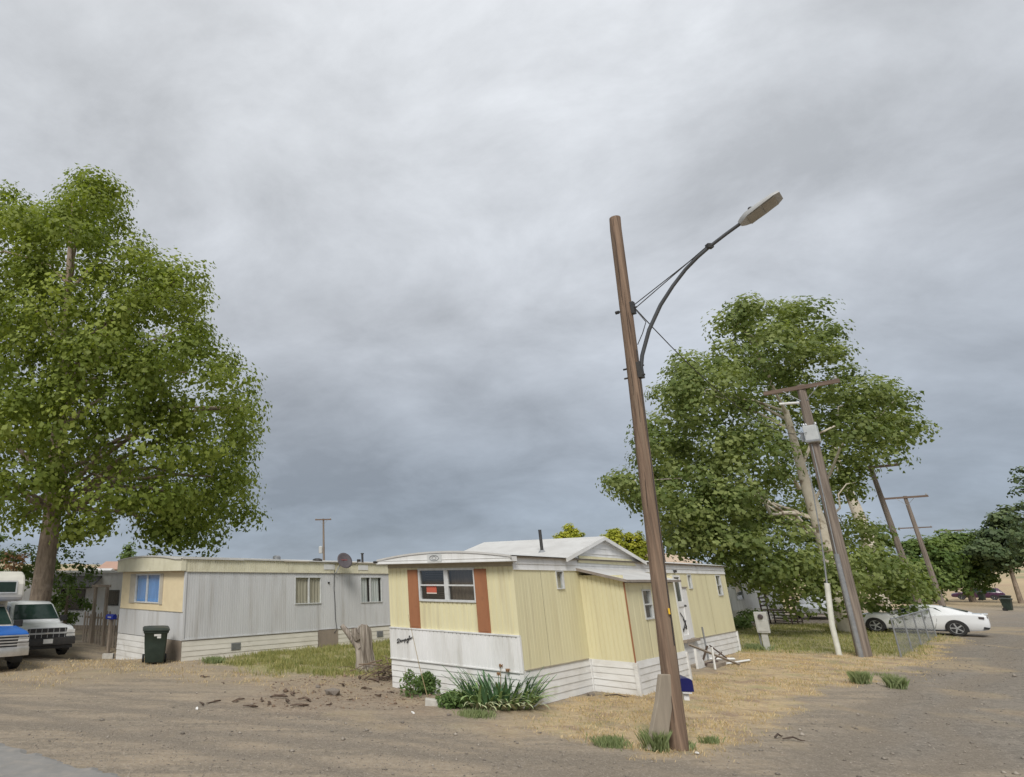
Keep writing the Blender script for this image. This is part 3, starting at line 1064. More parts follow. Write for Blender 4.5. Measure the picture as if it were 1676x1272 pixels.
# doors: storm door with tall glass and a bent scroll grille, inner door beside it
mb = MB()
mb.wbox(TS, 9.75, 9.86, .72, 2.66, -.02, .05)
mb.wbox(TS, 10.36, 10.45, .72, 2.66, -.02, .05)
mb.wbox(TS, 9.86, 10.36, 2.60, 2.66, -.02, .05)
mb.wbox(TS, 9.86, 10.36, 1.70, 1.86, -.02, .05)
mb.wbox(TS, 9.86, 10.36, .72, .86, -.02, .05)
mb.wbox(TS, 9.86, 10.36, .86, 1.70, .0, .02)
dr = mb.build('storm_door', 'white_siding', yh)
MB().wbox(TS, 9.86, 10.36, 1.86, 2.60, .005, .012).build('pane', 'car_glass', dr)
mb = MB()
for p, q in (((9.88, 1.55), (10.32, 1.10)), ((10.33, 1.28), (9.95, .96)), ((10.12, 1.32), (10.30, 1.02)), ((9.9, 1.02), (10.3, 1.06))):
    mb.tube([TS(*p, .035), TS((p[0] + q[0]) / 2, (p[1] + q[1]) / 2 + .05, .05), TS(*q, .035)], .014, 6)
mb.build('scroll_grille', 'black_iron', dr)
MB().lathe([(.03, 0), (.035, .03), (.02, .06)], 10, Matrix.Translation((10.40, -.05, 1.72)) @ Matrix.Rotation(R(90), 4, 'X')).build('handle', 'black_iron', dr)
MB().wbox(TS, 10.47, 10.95, .74, 2.27, -.03, .02).build('inner_door', 'white_siding', yh)
MB().wbox(TS, 10.45, 10.97, 2.28, 2.68, -.03, .008).build('door_header', 'yellow_siding', yh)
MB().wbox(TS, 10.44, 11.0, 2.262, 2.30, .008, .05).build('door_rail', 'roof_edge', yh)
MB().wbox(TS, 9.70, 11.0, .66, .735, .0, .16).build('door_sill', 'plywood', yh)
MB().wbox(TS, 9.99, 10.10, 2.74, 2.82, .032, .10).build('porch_lamp', 'black_iron', yh)
# script emblem on the apron
em = MB()


def stroke(pts, r=.010):
    P = []
    for i in range(len(pts) - 1):
        p0, p1, p2, p3 = (Vector(pts[max(i - 1, 0)]), Vector(pts[i]), Vector(pts[i + 1]), Vector(pts[min(i + 2, len(pts) - 1)]))
        for t in np.linspace(0, 1, 5)[:-1]:
            P.append(.5 * ((2 * p1) + (p2 - p0) * t + (2 * p0 - 5 * p1 + 4 * p2 - p3) * t * t + (3 * p1 - p0 - 3 * p2 + p3) * t ** 3))
    P.append(Vector(pts[-1]))
    em.tube([TF(3.27 - x * .5, 1.03 + x * .13 + y * .085, .052) for x, y in P], r, 6)


stroke([(.00, .55), (.05, .95), (.13, .95), (.16, .70), (.10, .35), (.04, .0), (.0, .12), (.06, .22)], .008)
stroke([(-.01, .0), (.09, .04), (.20, .12), (.27, .45), (.22, .5), (.21, .1), (.29, .05), (.34, .42), (.36, .05), (.40, .42), (.43, .05)], .007)
stroke([(.43, .05), (.50, .45), (.46, -.55), (.52, .40), (.57, .35), (.54, .02), (.61, .10), (.66, .40), (.66, -.0)], .007)
stroke([(.66, .05), (.71, .42), (.68, -.60), (.60, -.55), (.72, .0), (.80, .9), (.76, .9), (.78, .05), (.87, .45), (.84, .05), (.92, .35), (.98, .45), (1.0, .30)], .007)
eo = em.build('script_emblem', 'black', yh, recalc=False)
eo['label'] = 'black cursive name emblem on the white apron'

# ================================================================== grey mobile home
GO = onz(296, 1083)
GW, GL = 4.5, 16.0
gh_ = thing('mobile_home', 'long grey mobile home with cream front panel and blue curtained window', 'mobile home', (GO.x, GO.y, 0), RZ)
HF = lambda u, z, d: (-d, u, z)
HS = lambda u, z, d: (u, -d, z)
HB = lambda u, z, d: (u, GW + d, z)
HE = lambda u, z, d: (GL + d, u, z)
gwf = (1.66, 3.36, 1.77, 2.68)
mb = MB()
ribbed(mb, HF, 0, GW, 1.50, 2.82, 3.0, .004, [gwf])
mb.build('front_panel', 'cream_siding', gh_, recalc=False)
wall(gh_, lambda u, z, d: HF(u, z, d + .012), 0, GW, .62, 1.49, 'gray_siding', .30, .005, name='lower_panel', panel=2.2)
MB().wbox(HF, -.01, GW, 1.485, 1.505, .0, .03).build('panel_trim', 'soffit', gh_)
gs_open = [(4.95, 6.30, 1.66, 2.60), (8.68, 10.0, 1.63, 2.61)]
wall(gh_, HS, 0, GL, .66, 2.80, 'gray_siding', .10, .012, gs_open)
wall(gh_, HB, 0, GL, .66, 3.2, 'gray_siding', .2, .01, panel=8)
wall(gh_, HE, 0, GW, .66, 3.2, 'gray_siding', .2, .01, panel=4.5)
MB().box((.1, .1, .58), (GL - .1, GW - .1, .66)).build('floor', 'interior_dark', gh_)
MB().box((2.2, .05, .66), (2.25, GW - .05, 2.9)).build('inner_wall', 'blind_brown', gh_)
# cream band around the eave
wall(gh_, lambda u, z, d: HS(u, z, d + .03), -.03, GL, 2.79, 3.20, 'sage_cream', .10, .012, name='band_panel', panel=2.4)
ng = 12
gtop = lambda b: 3.20 + .15 * max(0, 1 - ((b - 2.5) / 2.3) ** 2)
gbs = [-.06 + (GW + .12) * i / ng for i in range(ng + 1)]
MB().prism(HF, [(-.06, 2.81), (GW + .06, 2.81)] + [(b_, gtop(b_)) for b_ in gbs[::-1]], .19, .22).build('front_fascia', 'sage_cream', gh_)
for y0 in (-.06, GW + .03):
    MB().box((-.19, y0, 2.81), (-.031, y0 + .03, 3.21)).build('fascia_return', 'sage_cream', gh_)
MB().wbox(HF, -.05, GW + .05, 2.80, 2.812, .0, .19).build('soffit', 'soffit', gh_)
mb = MB()
for i in range(ng):
    a, b_ = gbs[i] - .03, gbs[i + 1] - .03
    mb.add([(-.26, a, gtop(a) + .012), (-.26, b_, gtop(b_) + .012), (GL + .1, b_, gtop(b_) + .012), (GL + .1, a, gtop(a) + .012)], [(0, 1, 2, 3)])
    mb.add([(-.26, a, gtop(a) + .012), (-.26, b_, gtop(b_) + .012), (-.26, b_, gtop(b_) - .03), (-.26, a, gtop(a) - .03)], [(0, 1, 2, 3)])
mb.build('roof', 'white_roof', gh_, smooth=40, recalc=False)
k = 0.0
while k < GL:                                        # ragged roof edge strips
    w = random.uniform(.8, 2.2)
    MB().wbox(HS, k - .2, min(k + w, GL) - .205, 3.195 + random.uniform(-.012, .012), 3.24 + random.uniform(-.01, .015), .035, .085 + random.uniform(0, .02)).build('roof_edge', 'white_roof' if random.random() > .3 else 'trim_beige', gh_)
    k += w
MB().wbox(HS, -.02, GL, 2.775, 2.79, .0, .045).build('band_trim', 'trim_beige', gh_)
MB().wbox(HS, -.02, GL, .63, .665, .0, .03).build('wall_drip', 'gray_siding', gh_)
MB().wbox(HS, -.02, GL, .60, .628, .0, .012).build('wall_shade_strip', 'roof_edge', gh_)  # solid dark strip, paints in the shade between drip and skirting
MB().box((-.02, -.028, .66), (.05, .05, 2.8)).build('corner_trim', 'gray_siding', gh_)
# windows
gwn = window(gh_, HF, *gwf, frame='alu_frame', fw=.045, mull=[(2.55, .05)], curt=None)
for u0, u1 in ((1.64, 2.53), (2.57, 3.38)):
    curtain(gwn, HF, u0, u1, 1.75, 2.7, -.065, 'curtain_blue', 7, .012)
for u0, u1 in ((1.40, 1.60), (3.42, 3.80)):
    MB().wbox(HF, u0, u1, 1.70, 2.72, .0, .03).build('window_board', 'trim_beige', gh_)
g1 = window(gh_, HS, *gs_open[0], frame='alu_frame', fw=.035, mull=[(5.66, .05)], curt='curtain_tan', folds=9)
g2 = window(gh_, HS, *gs_open[1], frame='alu_frame', fw=.035, mull=[(9.28, .05)], curt=None)
curtain(g2, HS, 8.68, 9.14, 1.6, 2.63, -.07, 'curtain_white', 4)
curtain(g2, HS, 9.34, 9.90, 1.6, 2.63, -.07, 'curtain_white', 4)
# skirting
lap(gh_, HS, 0, 6.12, -.02, .60, 4, 'skirt_cream', 'skirt_board', maxlen=6.2, d=.016)
lap(gh_, HS, 7.23, GL, -.02, .60, 4, 'skirt_cream', 'skirt_board', maxlen=5, d=.016)
lap(gh_, HF, 1.0, GW, -.33, .60, 5, 'skirt_white', 'skirt_board', maxlen=4, d=.02)
lap(gh_, HE, 0, GW, -.1, .60, 3, 'skirt_cream', 'skirt_board', maxlen=5)
MB().wbox(HF, .02, .98, -.12, .61, .0, .02).build('plywood_panel', 'plywood', gh_)
MB().wbox(HS, 6.14, 7.22, -.05, .66, .01, .03).build('plywood_panel', 'plywood', gh_)
for u in (1.97, 9.58):
    mb = MB()
    mb.wbox(HS, u, u + .40, .20, .43, .02, .03)
    for q in range(5):
        mb.wbox(HS, u + .02, u + .38, .22 + q * .041, .245 + q * .041, .03, .04)
    mb.build('vent', 'galvanised', gh_)
for u in (6.45, 8.50):
    MB().wbox(HS, u, u + .62, 2.92, 3.12, .04, .05).build('placard', 'placard', gh_)
MB().lathe([(.05, 0), (.05, .35), (.075, .36), (.075, .40)], 10, Matrix.Translation((9.6, .7, 3.27))).build('vent_pipe', 'black_iron', gh_)
MB().lathe([(.22, 0), (.20, .08), (.10, .12)], 12, Matrix.Translation((7.0, .9, 3.27))).build('roof_vent', 'black_iron', gh_)
MB().lathe([(.16, 0), (.16, .12), (.10, .16)], 12, Matrix.Translation((5.0, 1.2, 3.3))).build('roof_vent', 'galvanised', gh_)
mb = MB()
mb.tube([HS(7.05, 2.9, .05), HS(7.04, 2.2, .02), HS(7.08, 1.6, .025), HS(7.10, 1.0, .02), HS(7.16, .62, .03), HS(7.0, .5, .04)], .012, 6)
mb.build('cable', 'black', gh_, smooth=60)
MB().wbox(HS, 6.70, 6.78, 2.38, 2.44, .0, .04).build('junction_box', 'black', gh_)

# satellite dish on the grey home's eave
sd = thing('satellite_dish', 'dark grey satellite dish on the eave of the grey mobile home', 'satellite dish', GO + A_ * 7.15 - B_ * .05 + Vector((0, 0, 3.02)), RZ)
Md = Matrix.Translation((.12, -.36, .24)) @ Matrix.Rotation(R(-20), 4, 'Z') @ Matrix.Rotation(R(68), 4, 'X')
dp = []
for q in range(6):
    rr = .33 * q / 5
    dp.append((max(rr, .004), .06 * (rr / .33) ** 2))
ob = MB().lathe(dp, 24, Md)
ob.f = [f for f in ob.f if len(f) == 4]
dish = ob.build('reflector', 'dish_grey', sd, smooth=50)
sm = dish.modifiers.new('solid', 'SOLIDIFY')
sm.thickness = .012
mb = MB()
for k in range(4):
    mb.box((-.13 + k * .07, .02, .014), (-.085 + k * .07, .055, .02), Md)
mb.build('dish_mark', 'dish_red', dish)
MB().tube([(-.1, 0, -.25), (-.1, -.10, -.22), (-.02, -.16, 0), (.12, -.30, .22)], .022, 8).build('mast', 'galvanised', sd)
mb = MB()
mb.tube([(.14, -.42, .0), (.34, -.75, .1), (.44, -.86, .22)], .012, 6)
mb.box((.40, -.92, .2), (.50, -.80, .30))
mb.build('feed_arm', 'black_iron', sd)


# ================================================================== trees
def clumps_to_leaves(cl, leaf, per, seed, aspect=.75, up=.45):
    """cl: array of clump centres, radius, outward normal, tint"""
    g = np.random.default_rng(seed)
    C, Rr, Nn, Ti, Cn = cl
    n = Cn.sum()
    idx = np.repeat(np.arange(len(C)), Cn)
    d = g.normal(size=(n, 3))
    d /= np.linalg.norm(d, axis=1)[:, None]
    rad = Rr[idx] * g.random(n) ** .40
    P = C[idx] + d * rad[:, None] * np.array([1, 1, .72])
    nm = d * 1.1 + Nn[idx] * .6 + g.normal(size=(n, 3)) * .32
    nm[:, 2] += up
    nm /= np.linalg.norm(nm, axis=1)[:, None]
    t = np.cross(nm, g.normal(size=(n, 3)))
    t /= np.linalg.norm(t, axis=1)[:, None] + 1e-9
    b_ = np.cross(nm, t)
    s = leaf * g.uniform(.5, 1.4, n)[:, None]
    fold = nm * s * .18
    V = np.stack([P - t * s * .5, P + b_ * s * .5 * aspect - fold, P + t * s * .55, P - b_ * s * .5 * aspect - fold], 1).reshape(-1, 3)
    Fc = np.arange(n * 4).reshape(n, 4)
    tint = np.repeat(np.clip(Ti[idx] + g.normal(size=n) * .18, 0, 1), 4)
    return V, Fc, tint


def blob_clumps(blobs, seed, dens=2.6, crad=(.42, .75), per=46, bottom=.55, flat=1.0):
    """blobs: (centre Vector, radius) -> leaf clumps on and inside the blobs"""
    g = np.random.default_rng(seed)
    C, Rr, Nn, Ti, Cn = [], [], [], [], []
    cen = np.mean([np.array(b[0]) for b in blobs], axis=0)
    for c, r in blobs:
        c = np.array(c)
        n = max(3, int(dens * r * r * 4))
        for _ in range(n):
            d = g.normal(size=3)
            d /= np.linalg.norm(d)
            if d[2] < -.25 and g.random() > bottom:
                d[2] = abs(d[2])
            rr = r * (g.uniform(.66, 1.10) if g.random() < .9 else g.uniform(.2, .7))
            p = c + d * rr * np.array([1, 1, flat])
            cr_ = g.uniform(*crad)
            C.append(p)
            Rr.append(cr_)
            o = p - cen
            o /= np.linalg.norm(o) + 1e-6
            Nn.append(d * .6 + o * .5)
            Ti.append(np.clip(.38 + .36 * g.normal() + .15 * d[2], 0, 1))  # tint rises towards blob tops: light from above put into leaf colour
            Cn.append(int(per * (cr_ / crad[1]) ** 2 * g.uniform(.6, 1.2)) + 3)
    return np.array(C), np.array(Rr), np.array(Nn), np.array(Ti), np.array(Cn)


def make_tree(root, blobs, leaf, leafmat, barkmat, trunk_pts, trunk_r, limbs, seed, dens=2.6, per=46, crad=(.42, .75), bottom=.55, twigs=True, aspect=.75, up=.45):
    g = random.Random(seed)
    base = Vector(root.location)
    V, Fc, ti = clumps_to_leaves(blob_clumps([(Vector(c) - base, r) for c, r in blobs], seed, dens, crad, per, bottom), leaf, per, seed, aspect, up)
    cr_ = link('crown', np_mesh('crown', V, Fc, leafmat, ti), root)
    cr_['kind'] = 'stuff'
    tp = [Vector(p) - base for p in trunk_pts]
    MB().tube(tp, trunk_r, 12).build('trunk', barkmat, root, smooth=80)
    for (s_, e_, r0_, r1_) in limbs:
        s_, e_ = Vector(s_) - base, Vector(e_) - base
        L = (e_ - s_).length
        pts = []
        for i in range(6):
            t = i / 5
            p = s_.lerp(e_, t)
            p.z += math.sin(t * math.pi) * L * .10
            if 0 < i < 5:
                p += Vector((g.uniform(-1, 1), g.uniform(-1, 1), g.uniform(-1, 1))) * L * .035
            pts.append(p)
        MB().tube(pts, [r0_ + (r1_ - r0_) * (i / 5) ** .7 for i in range(6)], 7).build('branch', barkmat, root, smooth=80)
    return cr_


def px_blobs(lst, Y, c, rxy, thick, seed, skip=()):
    g = random.Random(seed)
    out_ = []
    for it in lst:
        x, y, r = it[:3]
        k = math.sqrt(max(0, 1 - ((x - c[0]) / rxy[0]) ** 2 - ((y - c[1]) / rxy[1]) ** 2))
        if len(it) > 3:
            offs = [it[3] * thick]
        else:
            offs = [-thick * k * g.uniform(.75, 1.05), thick * k * g.uniform(.5, 1.0)]
            if k < .35:
                offs = [g.uniform(-1, 1)]
        if skip and skip[0] < x < skip[1] and skip[2] < y < skip[3]:
            offs = [o for o in offs if o > 1.0]
        for o in offs:
            p = at(x, y, Y + o)
            q = at(x + r, y, Y + o)
            out_.append((p, (q - p).length))
    return out_


# -- the big cottonwood behind the pickups
tb = at(62, 1000, 27.0)
TLx, TLy = tb.x, 27.0
tl = thing('tree', 'tall leafy green tree with thick trunk behind the white pickup', 'tree', (TLx, TLy, ground_z(TLx, TLy) - .05))
LB = [(140, 324, 38), (142, 298, 16), (155, 355, 52), (172, 315, 20), (60, 358, 42), (5, 342, 32), (30, 400, 60), (105, 415, 72), (195, 425, 52), (240, 455, 42), (285, 462, 34), (318, 490, 28), (10, 480, 75), (140, 520, 80), (260, 520, 68), (325, 540, 34), (50, 590, 82), (185, 620, 86), (305, 610, 62), (352, 590, 30), (378, 640, 38), (402, 668, 22), (100, 700, 80), (235, 710, 76), (340, 700, 56), (395, 715, 22), (30, 700, 66), (60, 790, 52), (165, 780, 50), (262, 800, 54), (350, 780, 42), (375, 830, 30), (398, 850, 14), (310, 850, 34), (265, 870, 26), (300, 880, 26), (335, 872, 24), (110, 835, 30), (130, 870, 16), (165, 855, 18), (5, 815, 34), (40, 850, 18), (290, 840, 44), (250, 845, 36), (330, 820, 44), (380, 800, 34), (200, 830, 34), (385, 760, 34), (-70, 420, 75), (-90, 540, 95), (-100, 660, 95), (-80, 780, 70), (-50, 350, 50), (85, 770, 40, -.75), (20, 760, 40, -.7), (130, 660, 70, -.9), (240, 640, 60, -.8), (70, 520, 70, -.8), (200, 500, 50, -.7)]
lblobs = px_blobs(LB, 27.0, (120, 600), (330, 370), 6.0, 3)
T0 = Vector((TLx, TLy, -.1))
ttop = at(118, 330, 27.3)
mid1, mid2 = at(85, 850, 27.0), at(105, 600, 27.1)
limbs = []
gt = random.Random(5)
for i in range(34):
    c, r = lblobs[gt.randrange(len(lblobs))]
    zc_ = max(5.5, min(c.z - 2.0 - gt.random() * 3, 19))
    f = (zc_ - mid1.z) / (ttop.z - mid1.z)
    s_ = mid1.lerp(mid2, min(1, max(0, f * 2))) if f < .5 else mid2.lerp(ttop, (f - .5) * 2)
    limbs.append((s_, c, .17 * (1 - .6 * max(0, f)), .03))
make_tree(tl, lblobs, .19, 'leaf_cottonwood', 'bark', [T0, T0.lerp(mid1, .35), T0.lerp(mid1, .7), mid1, mid1.lerp(mid2, .5), mid2, mid2.lerp(ttop, .6), ttop], [.54, .43, .40, .38, .34, .25, .13, .04], limbs, 21, dens=1.45, per=150, crad=(.6, 1.2), bottom=.8, up=.6)

# -- the sycamore behind the second utility pole
TRb = onz(1393, 1035)
trt = thing('tree', 'large sycamore with pale bare trunks behind the utility pole with transformer', 'tree', (TRb.x, TRb.y, 0))
YR = TRb.y
RB = [(1250, 524, 30), (1200, 514, 18), (1190, 535, 22), (1225, 500, 8), (1312, 525, 30), (1340, 545, 22), (1302, 512, 10), (1262, 570, 50), (1195, 590, 32), (1330, 600, 46), (1122, 605, 28), (1105, 640, 34), (1165, 650, 56), (1250, 650, 64), (1340, 660, 50), (1390, 640, 34), (1432, 655, 30), (1464, 655, 20), (1465, 690, 30), (1488, 715, 14), (1405, 700, 42), (1445, 728, 26), (1095, 700, 36), (1088, 755, 40), (1150, 735, 58), (1225, 760, 60), (1028, 800, 20), (1010, 788, 10), (1055, 822, 26), (1110, 825, 48), (1180, 840, 58), (1250, 850, 50, .5), (1150, 895, 42), (1215, 905, 46), (1110, 885, 24), (1090, 860, 20), (1325, 925, 26, -.7), (1265, 925, 40, -.7), (1220, 945, 26, -.6), (1320, 760, 50, .8), (1375, 740, 40, .7), (1400, 790, 24, .6), (1415, 770, 22, .5), (1365, 800, 34, .9), (1300, 850, 44, .9), (1340, 870, 30, .9), (1315, 965, 34, -.5), (1290, 985, 18, -.5), (1360, 950, 26, -.5), (1425, 890, 22, .1), (1440, 940, 34), (1415, 965, 30, -.3), (1462, 978, 26), (1500, 965, 20), (1385, 985, 22, -.3), (1480, 940, 20), (1380, 860, 30, .9), (1400, 910, 30, .6), (1435, 995, 14), (1180, 900, 40, -.8), (1240, 880, 44, -.8), (1290, 900, 40, -.8), (1130, 860, 36, -.6), (1200, 800, 50, -.9), (1250, 940, 36, -.9), (1300, 940, 36, -.9), (1350, 920, 30, -.6), (1400, 940, 34, -.6), (1340, 975, 30, -.6), (1380, 950, 26, -.7), (1470, 960, 30, -.3)]
rblobs = px_blobs(RB, YR, (1240, 740), (300, 320), 5.0, 4, (1235, 1370, 620, 880))
Zt = at(1286, 672, YR)
tm1, tm2 = at(1350, 885, YR), at(1318, 790, YR)
t0 = Vector((TRb.x, TRb.y, -.1))
limbs = []
for i in range(14):
    c, r = rblobs[gt.randrange(len(rblobs))]
    zc_ = max(4.5, min(c.z - 1 - gt.random() * 4, 11.5))
    f = max(0.0, (zc_ - tm1.z) / (Zt.z - tm1.z))
    limbs.append((tm1.lerp(Zt, min(f, 1)), c, .085, .02))
limbs += [(at(1330, 870, YR - .3), at(1262, 842, YR - 3), .16, .07), (at(1262, 842, YR - 3), at(1225, 780, YR - 2.6), .08, .03), (at(1308, 800, YR - .3), at(1262, 760, YR - 2.5), .10, .04)]
make_tree(trt, rblobs, .215, 'leaf_sycamore', 'bark_pale', [t0, t0.lerp(tm1, .5), tm1, tm2, tm2.lerp(Zt, .6), Zt], [.50, .45, .38, .25, .18, .14], limbs, 33, dens=1.65, per=120, crad=(.6, 1.1), bottom=.8, up=.6)
T2 = [onz(1446, 1008), None, None]
tY = T2[0].y
MB().tube([Vector((T2[0].x, tY, -.1)) - TRb, at(1420, 880, tY) - TRb, at(1400, 830, tY) - TRb, at(1378, 780, tY) - TRb, at(1362, 720, tY) - TRb], [.55, .42, .36, .26, .14], 10).build('trunk', 'bark_pale', trt, smooth=80)


def bush(name, label, cat, blobs, leaf, mat, bark, seed, group=None, dens=2.6, per=40, crad=(.3, .5), bottom=.7, trunk_r=.12, flat=1.0, up=.45):
    c = sum((Vector(b_[0]) for b_ in blobs), Vector()) / len(blobs)
    gzv = ground_z(c.x, c.y)
    root = thing(name, label, cat, (c.x, c.y, gzv), 0, group)
    base = Vector(root.location)
    V, Fc, ti = clumps_to_leaves(blob_clumps([(Vector(b_[0]) - base, b_[1]) for b_ in blobs], seed, dens, crad, per, bottom, flat), leaf, per, seed, .75, up)
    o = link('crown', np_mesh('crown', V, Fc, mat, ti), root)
    o['kind'] = 'stuff'
    tz = max(c.z - gzv, .3)
    MB().tube([(0, 0, -.05), (.05, 0, tz * .5), (0, .04, tz)], [trunk_r, trunk_r * .7, trunk_r * .3], 8).build('trunk', bark, root, smooth=80)
    return root


def pb(lst, Y):
    return [(at(x, y, Y + (it[0] if it else 0)), (at(x + r, y, Y) - at(x, y, Y)).length) for x, y, r, *it in lst]


bush('bush', 'dense green bush in front of the grey house beside the thick tree trunk', 'bush', pb([(110, 925, 26), (95, 960, 24), (120, 965, 24), (105, 995, 26), (140, 935, 16), (88, 905, 18), (130, 990, 16), (100, 1020, 20)], 30), .17, 'leaf_bush', 'bark', 41, dens=5)
bush('bush', 'green bush with pinkish blossoms behind the camper at the left edge', 'bush', pb([(10, 920, 22), (40, 915, 24), (70, 925, 20), (-20, 925, 26), (30, 945, 20), (60, 950, 16)], 33), .17, 'leaf_bush', 'bark', 42, dens=5)
bb = bush('bush', 'pinkish blossoming shrub peeking above the camper roof', 'bush', pb([(10, 912, 12), (38, 917, 8), (20, 925, 9)], 32.2), .16, 'leaf_bloom', 'bark', 43, dens=8, per=20)
bush('tree', 'small distant tree just above the roof of the grey mobile home', 'tree', pb([(212, 900, 10), (216, 910, 10), (206, 912, 9)], 62), .25, 'leaf_bush', 'bark', 44, dens=5)
bush('tree', 'dark treetop cut off by the left edge of the photo', 'tree', pb([(-8, 893, 10), (2, 880, 8), (-20, 885, 14)], 45), .25, 'leaf_far', 'bark', 45, dens=5)
for i, (lst, lab) in enumerate([([(931, 866, 8), (931, 878, 15), (940, 888, 18), (924, 888, 16), (934, 905, 26), (934, 925, 28)], 'golden green conical evergreen above the middle of the gable roof'),
                                ([(1006, 870, 9), (1008, 882, 15), (1005, 896, 20), (1012, 912, 24), (1010, 930, 26)], 'golden green conical evergreen rising just right of the gable peak'),
                                ([(1038, 880, 10), (1042, 892, 16), (1042, 908, 22), (1048, 926, 24)], 'golden green conical evergreen next to the leaning lamp pole')]):
    bush('evergreen', lab, 'evergreen', pb(lst, 42), .16, 'leaf_arbor', 'bark', 50 + i, group='golden evergreens behind the yellow home', dens=16, per=80, crad=(.22, .4), bottom=1, up=.9)
# trees down the street
fs = [([(1470, 950, 24), (1470, 975, 18), (1530, 950, 26), (1495, 975, 20), (1500, 905, 24), (1520, 925, 30), (1485, 930, 20), (1510, 960, 26), (1540, 905, 20)], 72, 'broad green tree behind the distant utility poles'),
      ([(1560, 905, 24), (1545, 935, 28), (1580, 930, 28), (1565, 960, 22), (1590, 900, 24), (1575, 885, 14), (1600, 945, 20), (1610, 925, 24), (1560, 900, 26), (1545, 915, 24), (1630, 915, 18), (1525, 945, 24)], 78, 'dark green street tree beside the plum coloured vehicle'),
      ([(1435, 875, 14), (1448, 890, 12), (1425, 890, 10)], 95, 'small dark treetop far behind the third utility pole')]
for i, (lst, Yt, lab) in enumerate(fs):
    bush('tree', lab, 'tree', pb(lst, Yt), .42, 'leaf_far', 'bark', 60 + i, group='trees down the street', dens=1.6, per=75, crad=(.7, 1.2), trunk_r=.3)
bush('conifer', 'dark conifer with drooping branches near the right edge', 'conifer', pb([(1640, 835, 10), (1636, 852, 18), (1652, 862, 20), (1625, 872, 18), (1640, 885, 26), (1662, 890, 24), (1610, 893, 14), (1625, 908, 20), (1655, 912, 20), (1672, 918, 14), (1640, 925, 14), (1615, 910, 20), (1600, 905, 16), (1650, 900, 24), (1670, 900, 22)], 74), .42, 'leaf_conifer', 'bark', 70, dens=2.2, per=46, crad=(.55, 1.0), flat=.55, trunk_r=.25)
bush('conifer', 'taller conifer cut off by the right edge', 'conifer', pb([(1668, 785, 10), (1672, 805, 12), (1664, 825, 10), (1675, 850, 16), (1668, 875, 16), (1672, 770, 8), (1690, 790, 22), (1690, 830, 24), (1700, 870, 30), (1695, 900, 30)], 58), .34, 'leaf_conifer', 'bark', 71, dens=2.0, per=26, crad=(.45, .8), flat=.6, trunk_r=.25)


# ================================================================== poles and lamp
P1 = onz(1112, 1226)
pt = at(1006, 357, P1.y)
sl = thing('street_lamp', 'leaning brown wooden lamp pole with curved steel arm beside the dry lawn', 'street lamp', (P1.x, P1.y, ground_z(P1.x, P1.y)))
top_ = pt - P1
pp = lambda z: Vector((top_.x * z / top_.z, top_.y * z / top_.z, z))
mb = MB()
zs = [-.3, 0, .3, 1, 2, 3.5, 5, 6.5, 8, 9.2, top_.z]
mb.tube([pp(z) + Vector((random.uniform(-.010, .010), random.uniform(-.010, .010), 0)) for z in zs], [.138, .136, .133, .128, .123, .118, .114, .110, .107, .104, .102], 18)
mb.build('pole', 'pole_wood', sl, smooth=50)
ba = -B_
arm = [onz(0, 0)] * 0
C0 = pp(6.22) + ba * .125
armpts = [(0.0, 6.18), (.07, 6.47), (.26, 6.92), (.52, 7.33), (.78, 7.63), (1.02, 7.86), (1.24, 8.02), (1.45, 8.14), (1.72, 8.27), (2.00, 8.39)]
apt = [Vector((C0.x, C0.y, 0)) + ba * s_ + Vector((0, 0, z)) for s_, z in armpts]
MB().tube(apt, [.034] * 4 + [.032] * 3 + [.030] * 3, 10).build('lamp_arm', 'arm_steel', sl, smooth=60)
mb = MB()
mb.box((-.05, -.07, 6.05), (.05, .07, 6.35), Matrix.Translation((C0.x - ba.x * .02, C0.y - ba.y * .02, 0)) @ Matrix.Rotation(math.atan2(ba.y, ba.x), 4, 'Z'))
for z in (6.1, 6.28):
    mb.tube([pp(z) - ba * .17, pp(z) + ba * .19], .018, 8)
mb.build('arm_bracket', 'black_iron', sl)
mb = MB()
z = 7.45
mb.tube([pp(z) - ba * .16, pp(z) + ba * .2], .018, 8)
mb.box((-.03, -.05, z - .12), (.03, .05, z + .12), Matrix.Translation((pp(z).x + ba.x * .13, pp(z).y + ba.y * .13, 0)) @ Matrix.Rotation(math.atan2(ba.y, ba.x), 4, 'Z'))
mb.tube([pp(z) - ba * .13, pp(z) - ba * .19], .035, 8)
mb.build('cable_bracket', 'black_iron', sl)
e_ = apt[7] - Vector((0, 0, 0))
for dz in (.07, -.04):
    MB().tube([pp(7.45) + ba * .15 + Vector((0, 0, dz)) + A_ * dz * .5, e_ + Vector((0, 0, .035)) + A_ * dz * .4], .009, 6).build('guy_wire', 'black_iron', sl)
MB().box((-.05, -.04, -.03), (.05, .04, .05), Matrix.Translation(e_)).build('arm_clamp', 'black_iron', sl)
MB().tube([pp(7.4) + ba * .17, pp(7.1) + ba * .32, pp(6.9) + ba * .24, pp(6.7) + ba * .13], .008, 6).build('drip_loop', 'black', sl)
MB().tube([pp(6.6) + ba * .108 + A_ * -.03, pp(4) + ba * .115 - A_ * .03, pp(1.5) + ba * .124 - A_ * .03], .008, 6).build('ground_wire', 'black', sl)
